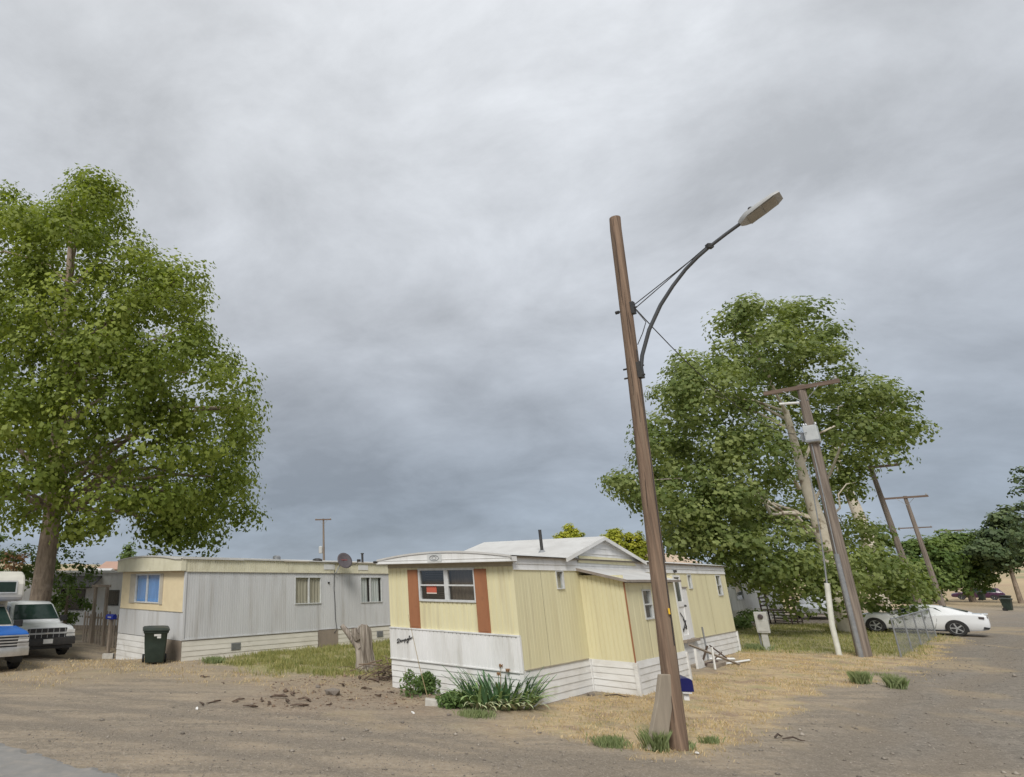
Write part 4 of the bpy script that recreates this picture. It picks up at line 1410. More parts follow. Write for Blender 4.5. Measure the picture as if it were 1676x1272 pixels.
# luminaire, cobra style flat head along the arm
hx = (apt[9] - apt[7]).normalized()
hz = Vector((0, 0, 1))
hy = hz.cross(hx).normalized()
hz = hx.cross(hy).normalized()
Mh = Matrix((hx, hy, hz)).transposed().to_4x4()
Mh.translation = apt[9]
rings = []
for x, w, t, lo in ((-.06, .05, .05, -.03), (.0, .11, .065, -.04), (.09, .18, .07, -.042), (.32, .195, .06, -.042), (.52, .19, .048, -.038), (.62, .14, .035, -.03)):
    rings.append([Mh @ Vector(q) for q in ((x, -w, lo), (x, w, lo), (x, w, lo + .03), (x, w * .75, t * .8), (x, 0, t), (x, -w * .75, t * .8), (x, -w, lo + .03))])
hd = MB().loft(rings).build('lamp_head', 'lamp_grey', sl, smooth=35)
for x0, x1 in ((.07, .29), (.32, .53)):
    MB().box((x0, -.160, -.055), (x1, .160, -.043), Mh).build('lens', 'lamp_lens', hd)
MB().lathe([(.035, 0), (.035, .07), (.02, .085)], 10, Mh @ Matrix.Translation((.20, 0, .06))).build('photocell', 'black_iron', hd)
gk = random.Random(12)
for k in range(12):                                  # weather checks in the wood
    an = gk.uniform(-2.6, -.4)
    z0_ = gk.uniform(.3, 8.2)
    L_ = gk.uniform(.4, 1.4)
    q_ = []
    for t_ in np.linspace(0, 1, 6):
        zz = z0_ + L_ * t_
        rr_ = float(np.interp(zz, [0, 1, 3.5, 6.5, 9.3], [.136, .128, .118, .110, .102])) - .0015
        aa = an + .04 * math.sin(t_ * 5 + k)
        q_.append(pp(zz) + Vector((rr_ * math.cos(aa), rr_ * math.sin(aa), 0)))
    MB().tube(q_, [.002, .005, .006, .005, .004, .001], 5).build('wood_check', 'twig_dark', sl)
# yellow tag
z = 2.02
tg = pp(z) + ba * .118 - A_ * .05
MB().box((-.012, -.055, -.045), (.012, .055, .045), Matrix.Translation(tg) @ Matrix.Rotation(math.atan2(-.55, .83), 4, 'Z')).build('yellow_tag', 'tag_yellow', sl)
# plank leaning on the pole foot
a0, a1 = at(1076, 1222, 10.62), at(1094, 1104, 10.62)
mb = MB()
ux = Vector((1, .15, 0)).normalized()
for i in range(6):
    pass
pl_pts = [a0 - Vector((0, 0, .05)), a0.lerp(a1, .3) + ux * .02, a0.lerp(a1, .6) + ux * .025, a1]
rings = []
for i, p in enumerate(pl_pts):
    w = (.155, .145, .135, .13)[i]
    rings.append([p - ux * w, p + ux * w, p + ux * w + Vector((-.02, .07, 0)), p - ux * w + Vector((-.02, .07, 0))])
ob = MB().loft(rings).build('leaning_plank', 'grey_plank', bevel=.012)
tag(ob, 'weathered beige plank leaning against the lamp pole foot', 'plank')
# blue mailbox behind the pole
mbx = at(1123, 1121, 11.25)
mr = thing('mailbox', 'dark blue mailbox just behind the lamp pole', 'mailbox', (mbx.x, mbx.y, ground_z(mbx.x, mbx.y)), R(-14))
hh = mbx.z - .10
prof = [(-.105, 0), (.105, 0), (.105, .16), (.095, .185), (.06, .203), (0, .208), (-.06, .203), (-.095, .185), (-.105, .16)]
MB().prism(lambda u, z, d: (u, d, z + hh), prof, 0, .46).build('box', 'mail_blue', mr, bevel=.006)
MB().prism(lambda u, z, d: (u * .96, d, z * .97 + hh + .003), prof, -.012, 0).build('door', 'mail_blue', mr)
MB().box((-.07, .0, hh - .03), (.07, .42, hh)).build('shelf', 'skirt_white', mr)
MB().tube([(-.05, .2, hh - .02), (-.28, -.05, hh - .02), (-.40, -.25, hh - .03)], .03, 6).build('bracket', 'skirt_white', mr)
MB().box((-.05, .05, hh - .14), (.03, .12, hh - .03)).build('bracket', 'skirt_white', mr)

# service wire from lamp pole to the second pole
P2 = onz(1415, 1075)
w0, w1 = P1 + pp(7.42) + ba * .17, Vector((P2.x, P2.y, 0)) + Vector((0, 0, 7.9))
pts = []
for i in range(21):
    t = i / 20
    p = w0.lerp(w1, t)
    p.z -= 3.4 * t * (1 - t)
    pts.append(p)
tag(MB().tube(pts, .010, 5).build('service_wire', 'black'), 'thin black service wire sagging from the lamp pole towards the sycamore', 'wire')


def utility_pole(base, h, r, label, arm_len=2.4, topoff=(0, 0), arms=(0.0,), mat='pole_wood_grey', group='utility poles along the street'):
    root = thing('utility_pole', label, 'utility pole', (base.x, base.y, 0), RZ, group)
    MB().tube([(0, 0, -.3), (topoff[0] * .5, topoff[1] * .5, h * .5), (topoff[0], topoff[1], h)], [r, r * .82, r * .62], 12).build('pole', mat, root, smooth=50)
    for dz in arms:
        z = h - .12 - dz
        c = MB().box((-.16 + topoff[0], -arm_len / 2 + topoff[1], z - .075), (-.16 + topoff[0] + .11, arm_len / 2 + topoff[1], z + .075)).build('crossarm', 'arm_wood', root)
        for s_ in (-1, 1):
            MB().tube([(-.17 + topoff[0], s_ * .55 + topoff[1], z - .05), (-.1 + topoff[0], topoff[1], z - .62)], .016, 6).build('brace', 'galvanised', root)
            MB().lathe([(.035, 0), (.06, .04), (.035, .07), (.055, .11), (.02, .15)], 8, Matrix.Translation((-.105 + topoff[0], s_ * (arm_len / 2 - .1) + topoff[1], z + .075))).build('insulator', 'lamp_grey', c)
    return root


u2 = utility_pole(P2, 9.75, .22, 'brown utility pole with white transformer box and crossarm in front of the sycamore', 2.35, (.0, -.14), mat='pole_wood_grey')
MB().box((-.30, -.33, 7.46), (.10, .08, 8.10)).build('transformer', 'transformer', u2, bevel=.02)
mb = MB()
for y in (-.30, -.02, .05):
    mb.lathe([(.03, 0), (.05, .05), (.03, .12)], 8, Matrix.Translation((-.1, y, 8.10)))
mb.box((-.32, -.35, 7.48), (-.302, .10, 7.54))
mb.box((-.10, .12, 7.55), (.0, .22, 7.9))
mb.build('bushing', 'galvanised', u2)
MB().tube([(-.24, .06, -.1), (-.22, .03, 3.4)], .075, 10).build('conduit', 'galvanised', u2)
MB().tube([(-.22, .03, 3.4), (-.16, -.02, 5.5), (-.14, -.05, 7.4)], .02, 8).build('conduit', 'galvanised', u2)
MB().tube([(-.1, .0, 9.05), (-.12, .62, 9.12)], .05, 8).build('standoff_bracket', 'placard', u2)
M_ = onz(1374, 1073)
ms = thing('service_mast', 'white painted service pipe left of the transformer pole', 'pipe', (M_.x, M_.y, 0))
MB().tube([(0, 0, -.1), (.0, 0, 1.0), (.18, 0, 2.4)], .085, 10).build('pipe', 'steel_pipe_white', ms, smooth=60)
MB().tube([(.18, 0, 2.4), (.37, 0, 3.9), (.50, -.1, 6.8)], [.028, .022, .018], 8).build('riser', 'galvanised', ms, smooth=60)
d_ = Vector((.743, .669, 0))
for t, h, lab, off in ((23.5, 9.5, 'third utility pole from the camera, rising above the white coupe', (-.1, .5)), (40, 9.0, 'fourth utility pole, slimmer, right of the third', (-.1, .35)), (84, 8.6, 'dark far utility pole with crossarm above the street trees', (0, 0))):
    b_ = P2 + d_ * t
    utility_pole(b_, h, .19, lab, 2.7, off)
b_ = P2 + d_ * 92 - Vector((3.0, 0, 0)) * 0 + B_ * 3.5
utility_pole(b_, 9.6, .15, 'faint farthest utility pole with wide crossarm', 3.4)
fp = at(530, 915, 76)
q = utility_pole(Vector((fp.x, 76, 0)), at(530, 849, 76).z, .17, 'distant utility pole above the roof of the grey mobile home', 2.0, group='utility poles behind the homes')
q.rotation_euler = (0, 0, R(75))
MB().lathe([(.2, 0), (.24, .05), (.24, .75), (.1, .85)], 10, Matrix.Translation((-.1, .35, 5.6))).build('transformer', 'transformer', q)

# electric pedestal
pe = onz(1257, 1065)
pr = thing('meter_pedestal', 'grey electric meter pedestal standing before the green lawn', 'pedestal', (pe.x, pe.y, 0), RZ + R(8))
MB().box((-.10, -.10, -.05), (.10, .10, .68)).build('post', 'box_grey', pr, bevel=.01)
bx = MB().box((-.17, -.20, .62), (.14, .20, 1.36)).build('cabinet', 'box_grey', pr, bevel=.015)
mb = MB()
mb.box((-.182, -.16, .68), (-.170, .16, 1.06))
mb.box((-.19, -.06, 1.02), (-.182, .06, 1.05))
mb.build('cover', 'box_grey', bx)
MB().lathe([(.085, 0), (.085, .05), (.06, .09)], 14, Matrix.Translation((-.17, 0, 1.2)) @ Matrix.Rotation(R(-90), 4, 'Y')).build('meter', 'lens_dark', bx)
MB().tube([(0, .16, -.05), (0, .16, .62)], .03, 8).build('conduit', 'galvanised', pr)

# chain link fence
f0, f1 = onz(1475, 1076), onz(1533, 1043)
cf = thing('chain_link_fence', 'low chain link fence running from the utility pole towards the white coupe', 'fence', (f0.x, f0.y, 0), math.atan2(f1.y - f0.y, f1.x - f0.x))
FL = (f1 - f0).length
FH = 1.22
for i in range(5):
    x = FL * i / 4
    MB().tube([(x, 0, -.1), (x, 0, FH + .04)], .024, 8).build('post', 'galvanised', cf)
MB().tube([(0, 0, FH), (FL, 0, FH)], .022, 8).build('top_rail', 'galvanised', cf)
mb = MB()
st_ = .11
nn = int((FL + FH) / st_)
for i in range(-int(FH / st_), int(FL / st_) + 1):
    for sgn in (1, -1):
        xa = i * st_
        xb = xa + FH
        if sgn < 0:
            xa, xb = xb, xa
        z0_, z1_ = .03, FH
        lo_, hi_ = xa, xb
        t0_, t1_ = 0.0, 1.0
        if hi_ != lo_:
            ts = sorted(((0 - lo_) / (hi_ - lo_), (FL - lo_) / (hi_ - lo_)))
            t0_, t1_ = max(0, ts[0]), min(1, ts[1])
        if t1_ <= t0_:
            continue
        A0 = (lo_ + (hi_ - lo_) * t0_, sgn * .004, z0_ + (z1_ - z0_) * t0_)
        A1 = (lo_ + (hi_ - lo_) * t1_, sgn * .004, z0_ + (z1_ - z0_) * t1_)
        mb.tube([A0, A1], .0017, 3, cap=False)
o = mb.build('wire_mesh', 'galvanised', cf, recalc=False)
o['kind'] = 'stuff'


# ================================================================== trash carts
def cart(label, loc, rz, group=None, far=False):
    root = thing('trash_cart', label, 'trash bin', loc, rz, group)
    rings = []
    for z, wx, wy in ((.06, .24, .21), (.12, .25, .23), (.55, .285, .275), (.86, .30, .31), (.90, .33, .345), (.95, .33, .345)):
        r = .05
        ring = []
        for cx_, cy_, a0_ in ((wx - r, wy - r, 0), (-wx + r, wy - r, 90), (-wx + r, -wy + r, 180), (wx - r, -wy + r, 270)):
            for k in range(4):
                a = R(a0_ + k * 30)
                ring.append((cx_ + r * math.cos(a), cy_ + r * math.sin(a), z))
        rings.append(ring)
    MB().loft(rings).build('body', 'bin_green', root, smooth=40)
    rings = []
    for z, wx, wy in ((.952, .35, .375), (.985, .355, .38), (1.02, .32, .34), (1.035, .22, .24)):
        r = .06
        ring = []
        for cx_, cy_, a0_ in ((wx - r, wy - r, 0), (-wx + r, wy - r, 90), (-wx + r, -wy + r, 180), (wx - r, -wy + r, 270)):
            for k in range(4):
                a = R(a0_ + k * 30)
                ring.append((cx_ + r * math.cos(a), cy_ + r * math.sin(a), z + (.03 if cy_ > 0 else 0)))
        rings.append(ring)
    MB().loft(rings).build('lid', 'bin_lid', root, smooth=40)
    MB().tube([(-.26, .40, 1.0), (.26, .40, 1.0)], .02, 8).build('handle', 'bin_green', root)
    for s_ in (-1, 1):
        MB().lathe([(.05, -.03), (.12, -.03), (.13, -.015), (.13, .015), (.12, .03), (.05, .03)], 16, Matrix.Translation((s_ * .29, .20, .13)) @ Matrix.Rotation(R(90), 4, 'Y')).build('wheel', 'tyre', root, smooth=40)
    if not far:
        l_ = MB().add([(-.05, -.305, .80), (.13, -.305, .80), (.13, -.315, .86), (-.05, -.315, .86)], [(0, 1, 2, 3)]).build('label_sticker', 'placard', root)
        MB().add([(.03, -.300, .74), (.13, -.300, .74), (.13, -.307, .795), (.03, -.307, .795)], [(0, 1, 2, 3)]).build('label_sticker', 'placard', root)
    return root


bp_ = on_ground(252, 1086)
tc_ = cart('dark green wheeled trash cart in front of the grey mobile home', bp_, R(14))
tc_.scale = (1.18, 1.12, 1.04)
bq = onz(1652, 1000)
cart('dark wheeled trash cart at the right edge of the far street', (bq.x, bq.y, 0), R(30), 'far trash carts', True)
bq2 = onz(1650, 992)
cart('second dark trash cart just behind the one at the right edge', (bq2.x, bq2.y, 0), R(20), 'far trash carts', True)
bq3 = onz(1609, 983)
cart('small dark cart standing beside the plum coloured vehicle', (bq3.x, bq3.y, 0), R(20), 'far trash carts', True)


# ================================================================== vehicles
def wheel(root, x, y, r, w, rim='rim_silver', spokes=5):
    sgn = 1 if y > 0 else -1
    M = Matrix.Translation((x, y, r)) @ Matrix.Rotation(R(-90) * sgn, 4, 'X')
    t = MB().lathe([(r * .66, -w / 2), (r * .93, -w / 2), (r, -w * .36), (r, w * .36), (r * .93, w / 2), (r * .66, w / 2)], 28, M, close=True).build('wheel', 'tyre', root, smooth=35)
    mb = MB()
    mb.lathe([(r * .58, .0), (r * .67, .0), (r * .67, w * .45), (r * .62, w * .45)], 28, M, close=True)
    for k in range(spokes):
        Mk = M @ Matrix.Rotation(2 * math.pi * k / spokes, 4, 'Z')
        mb.box((r * .08, -r * .075, w * .30), (r * .64, r * .075, w * .42), Mk)
    mb.lathe([(r * .16, w * .25), (r * .16, w * .44)], 12, M)
    mb.build('rim', rim, t)
    MB().lathe([(r * .60, w * .02), (r * .60, w * .05)], 20, M).build('brake_disc', 'black', t)
    return t


def arch(root, x, y, r, mat='black'):
    sgn = 1 if y > 0 else -1
    mb = MB()
    pts = [(x + r * math.cos(t), .33 + r * math.sin(t) * 1.0) for t in np.linspace(-.28, math.pi + .28, 20)]
    pts.append((x - r * .95, .2))
    pts.append((x + r * .95, .2))
    mb.prism(lambda u, z, d: (u, y + sgn * d, z), pts, -.25, .004)
    return mb.build('wheel_arch', mat, root)


def ring_car(x, w, zb, zs, zt, crown=.02):
    h = [(0, zb), (w * .88, zb), (w * .97, zb + .10), (w, zb + (zs - zb) * .5), (w * .985, zs - .05), (w * .93, zs), (w * .6, zt), (0, zt + crown)]
    return [(x, y, z) for y, z in h] + [(x, -y, z) for y, z in h[-2:0:-1]]


def coupe():
    C = onz(1572, 1040)
    hd_ = B_                                       # nose points away from the street
    root = thing('coupe', 'white sports coupe parked across the drive beside the chain link fence', 'car', (C.x, C.y, 0), math.atan2(hd_.y, hd_.x))
    # local x forward, rear axle at x = 0
    S = [(-1.10, .78, .48, .80, .84), (-1.05, .84, .34, .93, .96), (-.85, .90, .28, .99, 1.01), (-.45, .945, .24, 1.0, 1.02), (0, .955, .22, .98, 1.0), (.6, .94, .20, .93, .96), (1.4, .93, .19, .90, .93), (2.2, .935, .20, .90, .94), (2.85, .945, .22, .89, .93), (3.2, .93, .22, .83, .88), (3.5, .88, .22, .76, .81), (3.68, .78, .26, .66, .70), (3.72, .7, .36, .58, .60)]
    MB().loft([ring_car(*s_) for s_ in S]).build('body', 'car_white', root, smooth=38)

    def gh_ring(x, wb, zb, wr, zr):
        h = [(wb, zb), (wb * .985, zb + .02), (wr, zr - .05), (wr * .86, zr), (0, zr + .025)]
        return [(x, y, z) for y, z in h] + [(x, -y, z) for y, z in h[-2::-1]]
    Gs = [(-.62, .72, .99, .66, 1.03), (-.25, .80, .97, .62, 1.14), (.15, .84, .95, .60, 1.26), (.55, .85, .93, .59, 1.325), (1.0, .85, .92, .58, 1.34), (1.4, .85, .92, .575, 1.32), (1.85, .84, .91, .60, 1.14), (2.35, .80, .90, .70, .95)]
    MB().loft([gh_ring(*s_) for s_ in Gs]).build('roof', 'car_white', root, smooth=38)
    for sgn in (-1, 1):
        def P(x, z):
            xs = [g_[0] for g_ in Gs]
            wb, zb, wr, zr = (np.interp(x, xs, [g_[i] for g_ in Gs]) for i in (1, 2, 3, 4))
            f = min(1, max(0, (z - zb) / max(zr - .05 - zb, .01)))
            return (x, sgn * (wb + (wr - wb) * f + .006), z)
        poly = [(.28, 1.0), (2.02, .965), (1.55, 1.205), (1.0, 1.262), (.55, 1.235)]
        mb = MB()
        mid_ = [P(*q) for q in poly]
        mb.add(mid_, [tuple(range(len(mid_)))])
        mb.build('side_window', 'car_glass', root, recalc=False)
        arch(root, 0, sgn * .952, .395)
        arch(root, 2.85, sgn * .94, .39)
        wheel(root, 0, sgn * .86, .355, .25)
        wheel(root, 2.85, sgn * .85, .35, .24)
        MB().box((-1.09, sgn * .62 - .17, .80), (-1.03, sgn * .62 + .17, .90)).build('tail_light', 'lens_dark', root, bevel=.01)
        MB().box((-.98, sgn * .86 - .02 * sgn, .80), (-.80, sgn * .918, .885)).build('side_marker', 'lens_dark', root)
        MB().prism(lambda u, z, d: (u, sgn * d, z), [(-1.08, .42), (-.80, .47), (-.86, .34), (-1.02, .34)], .70, .87).build('bumper_insert', 'black', root)
        MB().box((2.02, sgn * .90 - .08, .93), (2.18, sgn * .98 + .02 * sgn, 1.04)).build('mirror', 'car_white', root, bevel=.02)
    for sgn in (-1, 1):
        for pts in ([(.62, .92), (.60, .70), (.72, .34), (.80, .26)], [(2.06, .90), (2.10, .60), (2.04, .26)], [(.80, .255), (2.04, .255)]):
            mb = MB()
            mb.tube([(x, sgn * (float(np.interp(x, [q[0] for q in S], [q[1] for q in S])) * (.995 if z < .8 else .965) - .002), z) for x, z in pts], .007, 5)
            mb.build('door_seam', 'black', root)
        MB().box((.72, sgn * .93 - .01, .80), (.92, sgn * .93 + .012, .83)).build('door_handle', 'car_white', root)
        MB().box((.3, sgn * .90 - .03, .19), (2.4, sgn * .90 + .03, .25)).build('side_sill', 'black', root)
    mb = MB()
    mb.add([(1.50, -.50, 1.335), (1.50, .50, 1.335), (2.28, .66, 1.01), (2.28, -.66, 1.01)], [(0, 1, 2, 3)])
    mb.build('windshield', 'car_glass', root)
    MB().add([(.30, -.50, 1.315), (.30, .50, 1.315), (-.50, .60, 1.09), (-.50, -.60, 1.09)], [(0, 1, 2, 3)]).build('rear_window', 'car_glass', root)
    MB().box((-1.12, -.5, .98), (-.92, .5, 1.02)).build('spoiler', 'car_white', root, bevel=.01)
    return root


coupe()


def pickup(label, loc, rz, paint, hood, bumper, old=False):
    """x forward, origin under the middle of the front bumper"""
    root = thing('pickup_truck', label, 'pickup', loc, rz)
    W = .97
    S = [(-.10, W - .05, .58, .96, .99), (-.28, W, .50, 1.02, 1.06), (-.9, W, .46, 1.04, 1.10), (-1.45, W, .44, 1.06, 1.14), (-2.2, W, .42, 1.06, 1.10), (-3.2, W, .42, 1.06, 1.10), (-5.2, W, .46, 1.06, 1.08), (-5.3, W - .03, .5, 1.04, 1.06)]
    MB().loft([ring_car(*s_) for s_ in S]).build('body', paint, root, smooth=38)
    if hood != paint:
        rings = []
        for x, z in ((-.08, 1.02), (-.3, 1.08), (-.9, 1.125), (-1.42, 1.165)):
            rings.append([(x, -W + .02, z - .06), (x, W - .02, z - .06), (x, W - .04, z), (x, 0, z + .025), (x, -W + .04, z)])
        MB().loft(rings).build('hood', hood, root, smooth=30)

    def cr(x, wb, zb, wr, zr):
        h = [(wb, zb), (wr, zr - .05), (wr * .9, zr), (0, zr + .02)]
        return [(x, y, z) for y, z in h] + [(x, -y, z) for y, z in h[-2::-1]]
    Cs = [(-1.40, .90, 1.08, .86, 1.16), (-2.02, .92, 1.06, .74, 1.74), (-2.2, .92, 1.06, .73, 1.79), (-2.9, .92, 1.06, .73, 1.80), (-3.15, .91, 1.06, .76, 1.74), (-3.22, .90, 1.06, .85, 1.2)]
    cab = MB().loft([cr(*s_) for s_ in Cs]).build('cab', paint, root, smooth=35)
    MB().add([(-1.43, -.80, 1.225), (-1.43, .80, 1.225), (-1.955, .66, 1.715), (-1.955, -.66, 1.715)], [(0, 1, 2, 3)]).build('windshield', 'car_glass', root)
    for sgn in (-1, 1):
        mb = MB()
        mb.add([(-1.75, sgn * .93, 1.12), (-3.0, sgn * .93, 1.12), (-2.92, sgn * .79, 1.66), (-2.12, sgn * .79, 1.66)], [(0, 1, 2, 3)])
        mb.build('side_window', 'car_glass', root)
        m_ = MB().box((-1.72, sgn * .95 - .02, 1.12), (-1.62, sgn * 1.16 + .03 * sgn, 1.32)).build('mirror', 'black', root, bevel=.02)
        arch(root, -.95, sgn * .965, .45)
        arch(root, -4.35, sgn * .965, .45)
        wheel(root, -.95, sgn * .86, .37, .24, 'galvanised' if old else 'rim_silver', 6)
        wheel(root, -4.35, sgn * .86, .37, .24, 'galvanised', 6)
        hl = MB().box((-.10, sgn * .80 - .15, .80), (-.04, sgn * .80 + .15, .92)).build('headlight', 'lens_clear', root, bevel=.015)
        if not old:
            MB().box((-.10, sgn * .80 - .15, .70), (-.045, sgn * .80 + .15, .785)).build('turn_signal', 'lens_clear', root)
    # grille
    g0 = MB().box((-.12, -.66, .64), (-.062, .66, .98)).build('grille', 'black', root)
    if old:
        for z in (.66, .74, .82, .90, .98):
            MB().box((-.062, -.93, z - .018), (-.035, .93, z + .018)).build('grille_bar', 'chrome', g0)
        for sgn in (-1, 1):
            MB().box((-.07, sgn * .80 - .16, .66), (-.045, sgn * .80 + .16, .78)).build('headlight_bezel', 'chrome', g0)
    else:
        MB().box((-.062, -.66, .79), (-.035, .66, .845)).build('grille_bar', 'lamp_grey', g0)
        MB().prism(lambda u, z, d: (d, u, z), [(-.10, .80), (.06, .80), (.10, .835), (-.06, .835)], -.035, -.026).build('badge', 'chrome', g0)
        for k in range(7):
            MB().box((-.062, -.60 + k * .2 - .008, .65), (-.05, -.60 + k * .2 + .008, .97)).build('grille_slat', 'lamp_grey', g0)
    rings = []
    for y in np.linspace(-W - .01, W + .01, 9):
        x = .06 - .10 * (abs(y) / W) ** 3
        rings.append([(x - .16, y, .42), (x, y, .44), (x + .015, y, .55), (x, y, .66), (x - .16, y, .68)])
    MB().loft(rings).build('bumper', bumper, root, smooth=35)
    if not old:
        MB().box((.07, -.16, .50), (.085, .16, .64)).build('licence_plate', 'placard', root)
        MB().box((-.15, -.9, .32), (-.05, .9, .42)).build('air_dam', 'black', root)
    return root


hdg = Vector((.64, -.77, 0))
rt = Vector((.77, .64, 0))
rzt = math.atan2(hdg.y, hdg.x)
c = onz(123, 1051, .42) - rt * .97
pickup('white pickup truck with black bumper parked under the big tree', (c.x, c.y, ground_z(c.x, c.y)), rzt, 'truck_white', 'truck_white', 'black_iron')
c2 = onz(47, 1068, .5) - rt * .97
op = pickup('old chrome grilled pickup with blue hood cut off by the left edge', (c2.x, c2.y, ground_z(c2.x, c2.y)), rzt, 'old_white', 'old_blue', 'chrome', True)
# truck camper riding on the old pickup
cm = thing('truck_camper', 'white truck camper with rounded nose over the old pickup cab', 'camper', (c2.x + rt.x * .12, c2.y + rt.y * .12, ground_z(c2.x, c2.y)), rzt)
prof = [(-1.75, 1.88), (-1.62, 2.0), (-1.60, 2.40), (-1.72, 2.66), (-2.0, 2.78), (-5.8, 2.82), (-5.9, 2.7), (-5.9, 1.15), (-3.3, 1.15), (-3.25, 1.88)]
MB().prism(lambda u, z, d: (u, d, z), prof, -1.0, 1.0).build('shell', 'camper_white', cm, bevel=.10)
wd = MB().box((-1.60, -.5, 2.12), (-1.585, .75, 2.50)).build('window', 'alu_frame', cm)
MB().box((-1.586, -.45, 2.16), (-1.578, .70, 2.46)).build('pane', 'car_glass', wd)
wd = MB().box((-2.9, .995, 2.1), (-2.2, 1.012, 2.5)).build('window', 'alu_frame', cm)
MB().box((-2.85, 1.012, 2.14), (-2.25, 1.018, 2.46)).build('pane', 'car_glass', wd)
for z in (2.0, 2.58):
    MB().box((-5.8, .996, z - .02), (-2.0, 1.01, z + .02)).build('trim_strip', 'trim_beige', cm)

# plum vehicle far down the street and the white one under the sycamore


def small_car(name, label, loc, rz, paint, h=1.5, L=4.6):
    root = thing(name, label, 'car', loc, rz)
    S = [(-L / 2, .7, .45, .8, .84), (-L / 2 + .15, .85, .32, .92, .98), (-L * .2, .9, .28, .95, 1.0), (L * .15, .9, .28, .92, .98), (L * .36, .88, .30, .85, .92), (L / 2 - .1, .8, .34, .72, .78), (L / 2, .7, .42, .62, .66)]
    MB().loft([ring_car(*s_) for s_ in S]).build('body', paint, root, smooth=38)

    def cr(x, wb, zb, wr, zr):
        hh_ = [(wb, zb), (wr, zr - .05), (wr * .9, zr), (0, zr + .02)]
        return [(x, y, z) for y, z in hh_] + [(x, -y, z) for y, z in hh_[-2::-1]]
    MB().loft([cr(-L * .47, .8, .95, .7, 1.0), (cr(-L * .40, .82, .95, .65, h - .05)), cr(0, .82, .95, .62, h), cr(L * .08, .82, .95, .62, h - .05), cr(L * .24, .82, .93, .75, .98)]).build('roof', paint, root, smooth=38)
    for sgn in (-1, 1):
        for x0, x1 in ((-.36, -.06), (-.04, .14)):
            z0_, z1_ = 1.0, h - .12
            MB().add([(L * x0, sgn * .825, z0_), (L * x1, sgn * .825, z0_), (L * (x1 - .06), sgn * .69, z1_), (L * x0, sgn * .69, z1_)], [(0, 1, 2, 3)]).build('side_window', 'car_glass', root)
        for x in (-L * .29, L * .31):
            arch(root, x, sgn * .89, .37)
            wheel(root, x, sgn * .80, .33, .22)
    MB().add([(L * .09, -.56, h - .06), (L * .09, .56, h - .06), (L * .22, .72, 1.02), (L * .22, -.72, 1.02)], [(0, 1, 2, 3)]).build('windshield', 'car_glass', root)
    return root


pc = onz(1603, 982)
small_car('parked_car', 'plum coloured car far down the street under the trees', (pc.x, pc.y, 0), math.atan2(B_.y, B_.x), 'car_plum', 1.55, 5.0)
sv = onz(1342, 1012)
small_car('parked_car', 'white vehicle half hidden behind the low sycamore branches', (sv.x, sv.y, 0), RZ + math.pi, 'car_white', 1.75, 4.8)

# ================================================================== background houses
wo = YO + A_ * 27 + B_ * 3.9
wh = thing('mobile_home', 'white mobile home with dark wooden steps behind the sycamore branches', 'mobile home', (wo.x, wo.y, 0), RZ)
WT = lambda u, z, d: (u, -d, z)
WF = lambda u, z, d: (-d, u, z)
wo_open = [(1.2, 1.75, 1.5, 2.5), (1.95, 2.45, 1.5, 2.5), (5.8, 7.3, 1.4, 2.6), (12.5, 13.8, 1.5, 2.6)]
wall(wh, WT, 0, 17, .8, 3.2, 'white_siding', .2, .01, wo_open, panel=2.4)
wall(wh, WF, 0, 4, .8, 3.2, 'white_siding', .2, .01, panel=4)
MB().box((.05, .6, .8), (17, 4, 3.2)).build('inner_wall', 'interior_dark', wh)  # near-black filler box, paints the rooms dark behind the windows
for o_ in wo_open:
    window(wh, WT, *o_, frame='alu_frame', fw=.04, curt='blind_brown', folds=3)
lap(wh, WT, 0, 17, 0, .8, 4, 'skirt_cream', 'skirt_board', maxlen=6)
MB().box((-.2, -.25, 3.2), (17.2, 4.2, 3.32)).build('roof', 'white_roof', wh)
stp = thing('porch_steps', 'dark wooden steps with railings before the white mobile home', 'steps', wo + A_ * 8.2 - B_ * 1.6, RZ)
for k in range(4):
    MB().box((.0 + k * .32, -.7, .62 - k * .18), (.34 + k * .32, .7, .67 - k * .18)).build('step', 'deck_wood', stp)
MB().box((-1.6, -.7, .78), (0, .7, .84)).build('deck', 'deck_wood', stp)
for y in (-.7, .66):
    for x, z in ((-1.55, 1.75), (-.05, 1.75), (1.2, 1.0)):
        MB().box((x, y, 0), (x + .09, y + .06, z)).build('post', 'deck_wood', stp)
    for dz in (0, -.22, -.44, -.66):
        mb = MB()
        mb.box((-1.55, y + .01, 1.66 + dz), (0, y + .05, 1.75 + dz))
        mb.build('rail', 'deck_wood', stp)
        if dz > -.6:
            mb = MB()
            mb.add([(0, y + .01, 1.66 + dz), (1.25, y + .01, .92 + dz), (1.25, y + .05, .92 + dz), (0, y + .05, 1.66 + dz), (0, y + .01, 1.75 + dz), (1.25, y + .01, 1.01 + dz), (1.25, y + .05, 1.01 + dz), (0, y + .05, 1.75 + dz)], [(3, 2, 1, 0), (4, 5, 6, 7), (0, 1, 5, 4), (1, 2, 6, 5), (2, 3, 7, 6), (3, 0, 4, 7)])
            mb.build('rail', 'placard' if dz < -.1 else 'deck_wood', stp)
hb = wo + A_ * 3.5 - B_ * 1.6
bush('hedge', 'low brown green hedge along the white mobile home', 'hedge', [(wo + A_ * k - B_ * 1.0 + Vector((0, 0, .35)), .5) for k in (0.5, 1.4, 2.3, 3.2, 4.1, 5.0)], .14, 'leaf_bush', 'bark', 90, dens=8, crad=(.2, .35))
rl = thing('yard_rail', 'low grey yard railing between the hedge and the sycamore', 'fence', wo + A_ * 6 - B_ * 5.0, RZ)
for k in range(7):
    MB().box((k * .8, 0, 0), (k * .8 + .06, .06, .75)).build('post', 'fence_wood', rl)
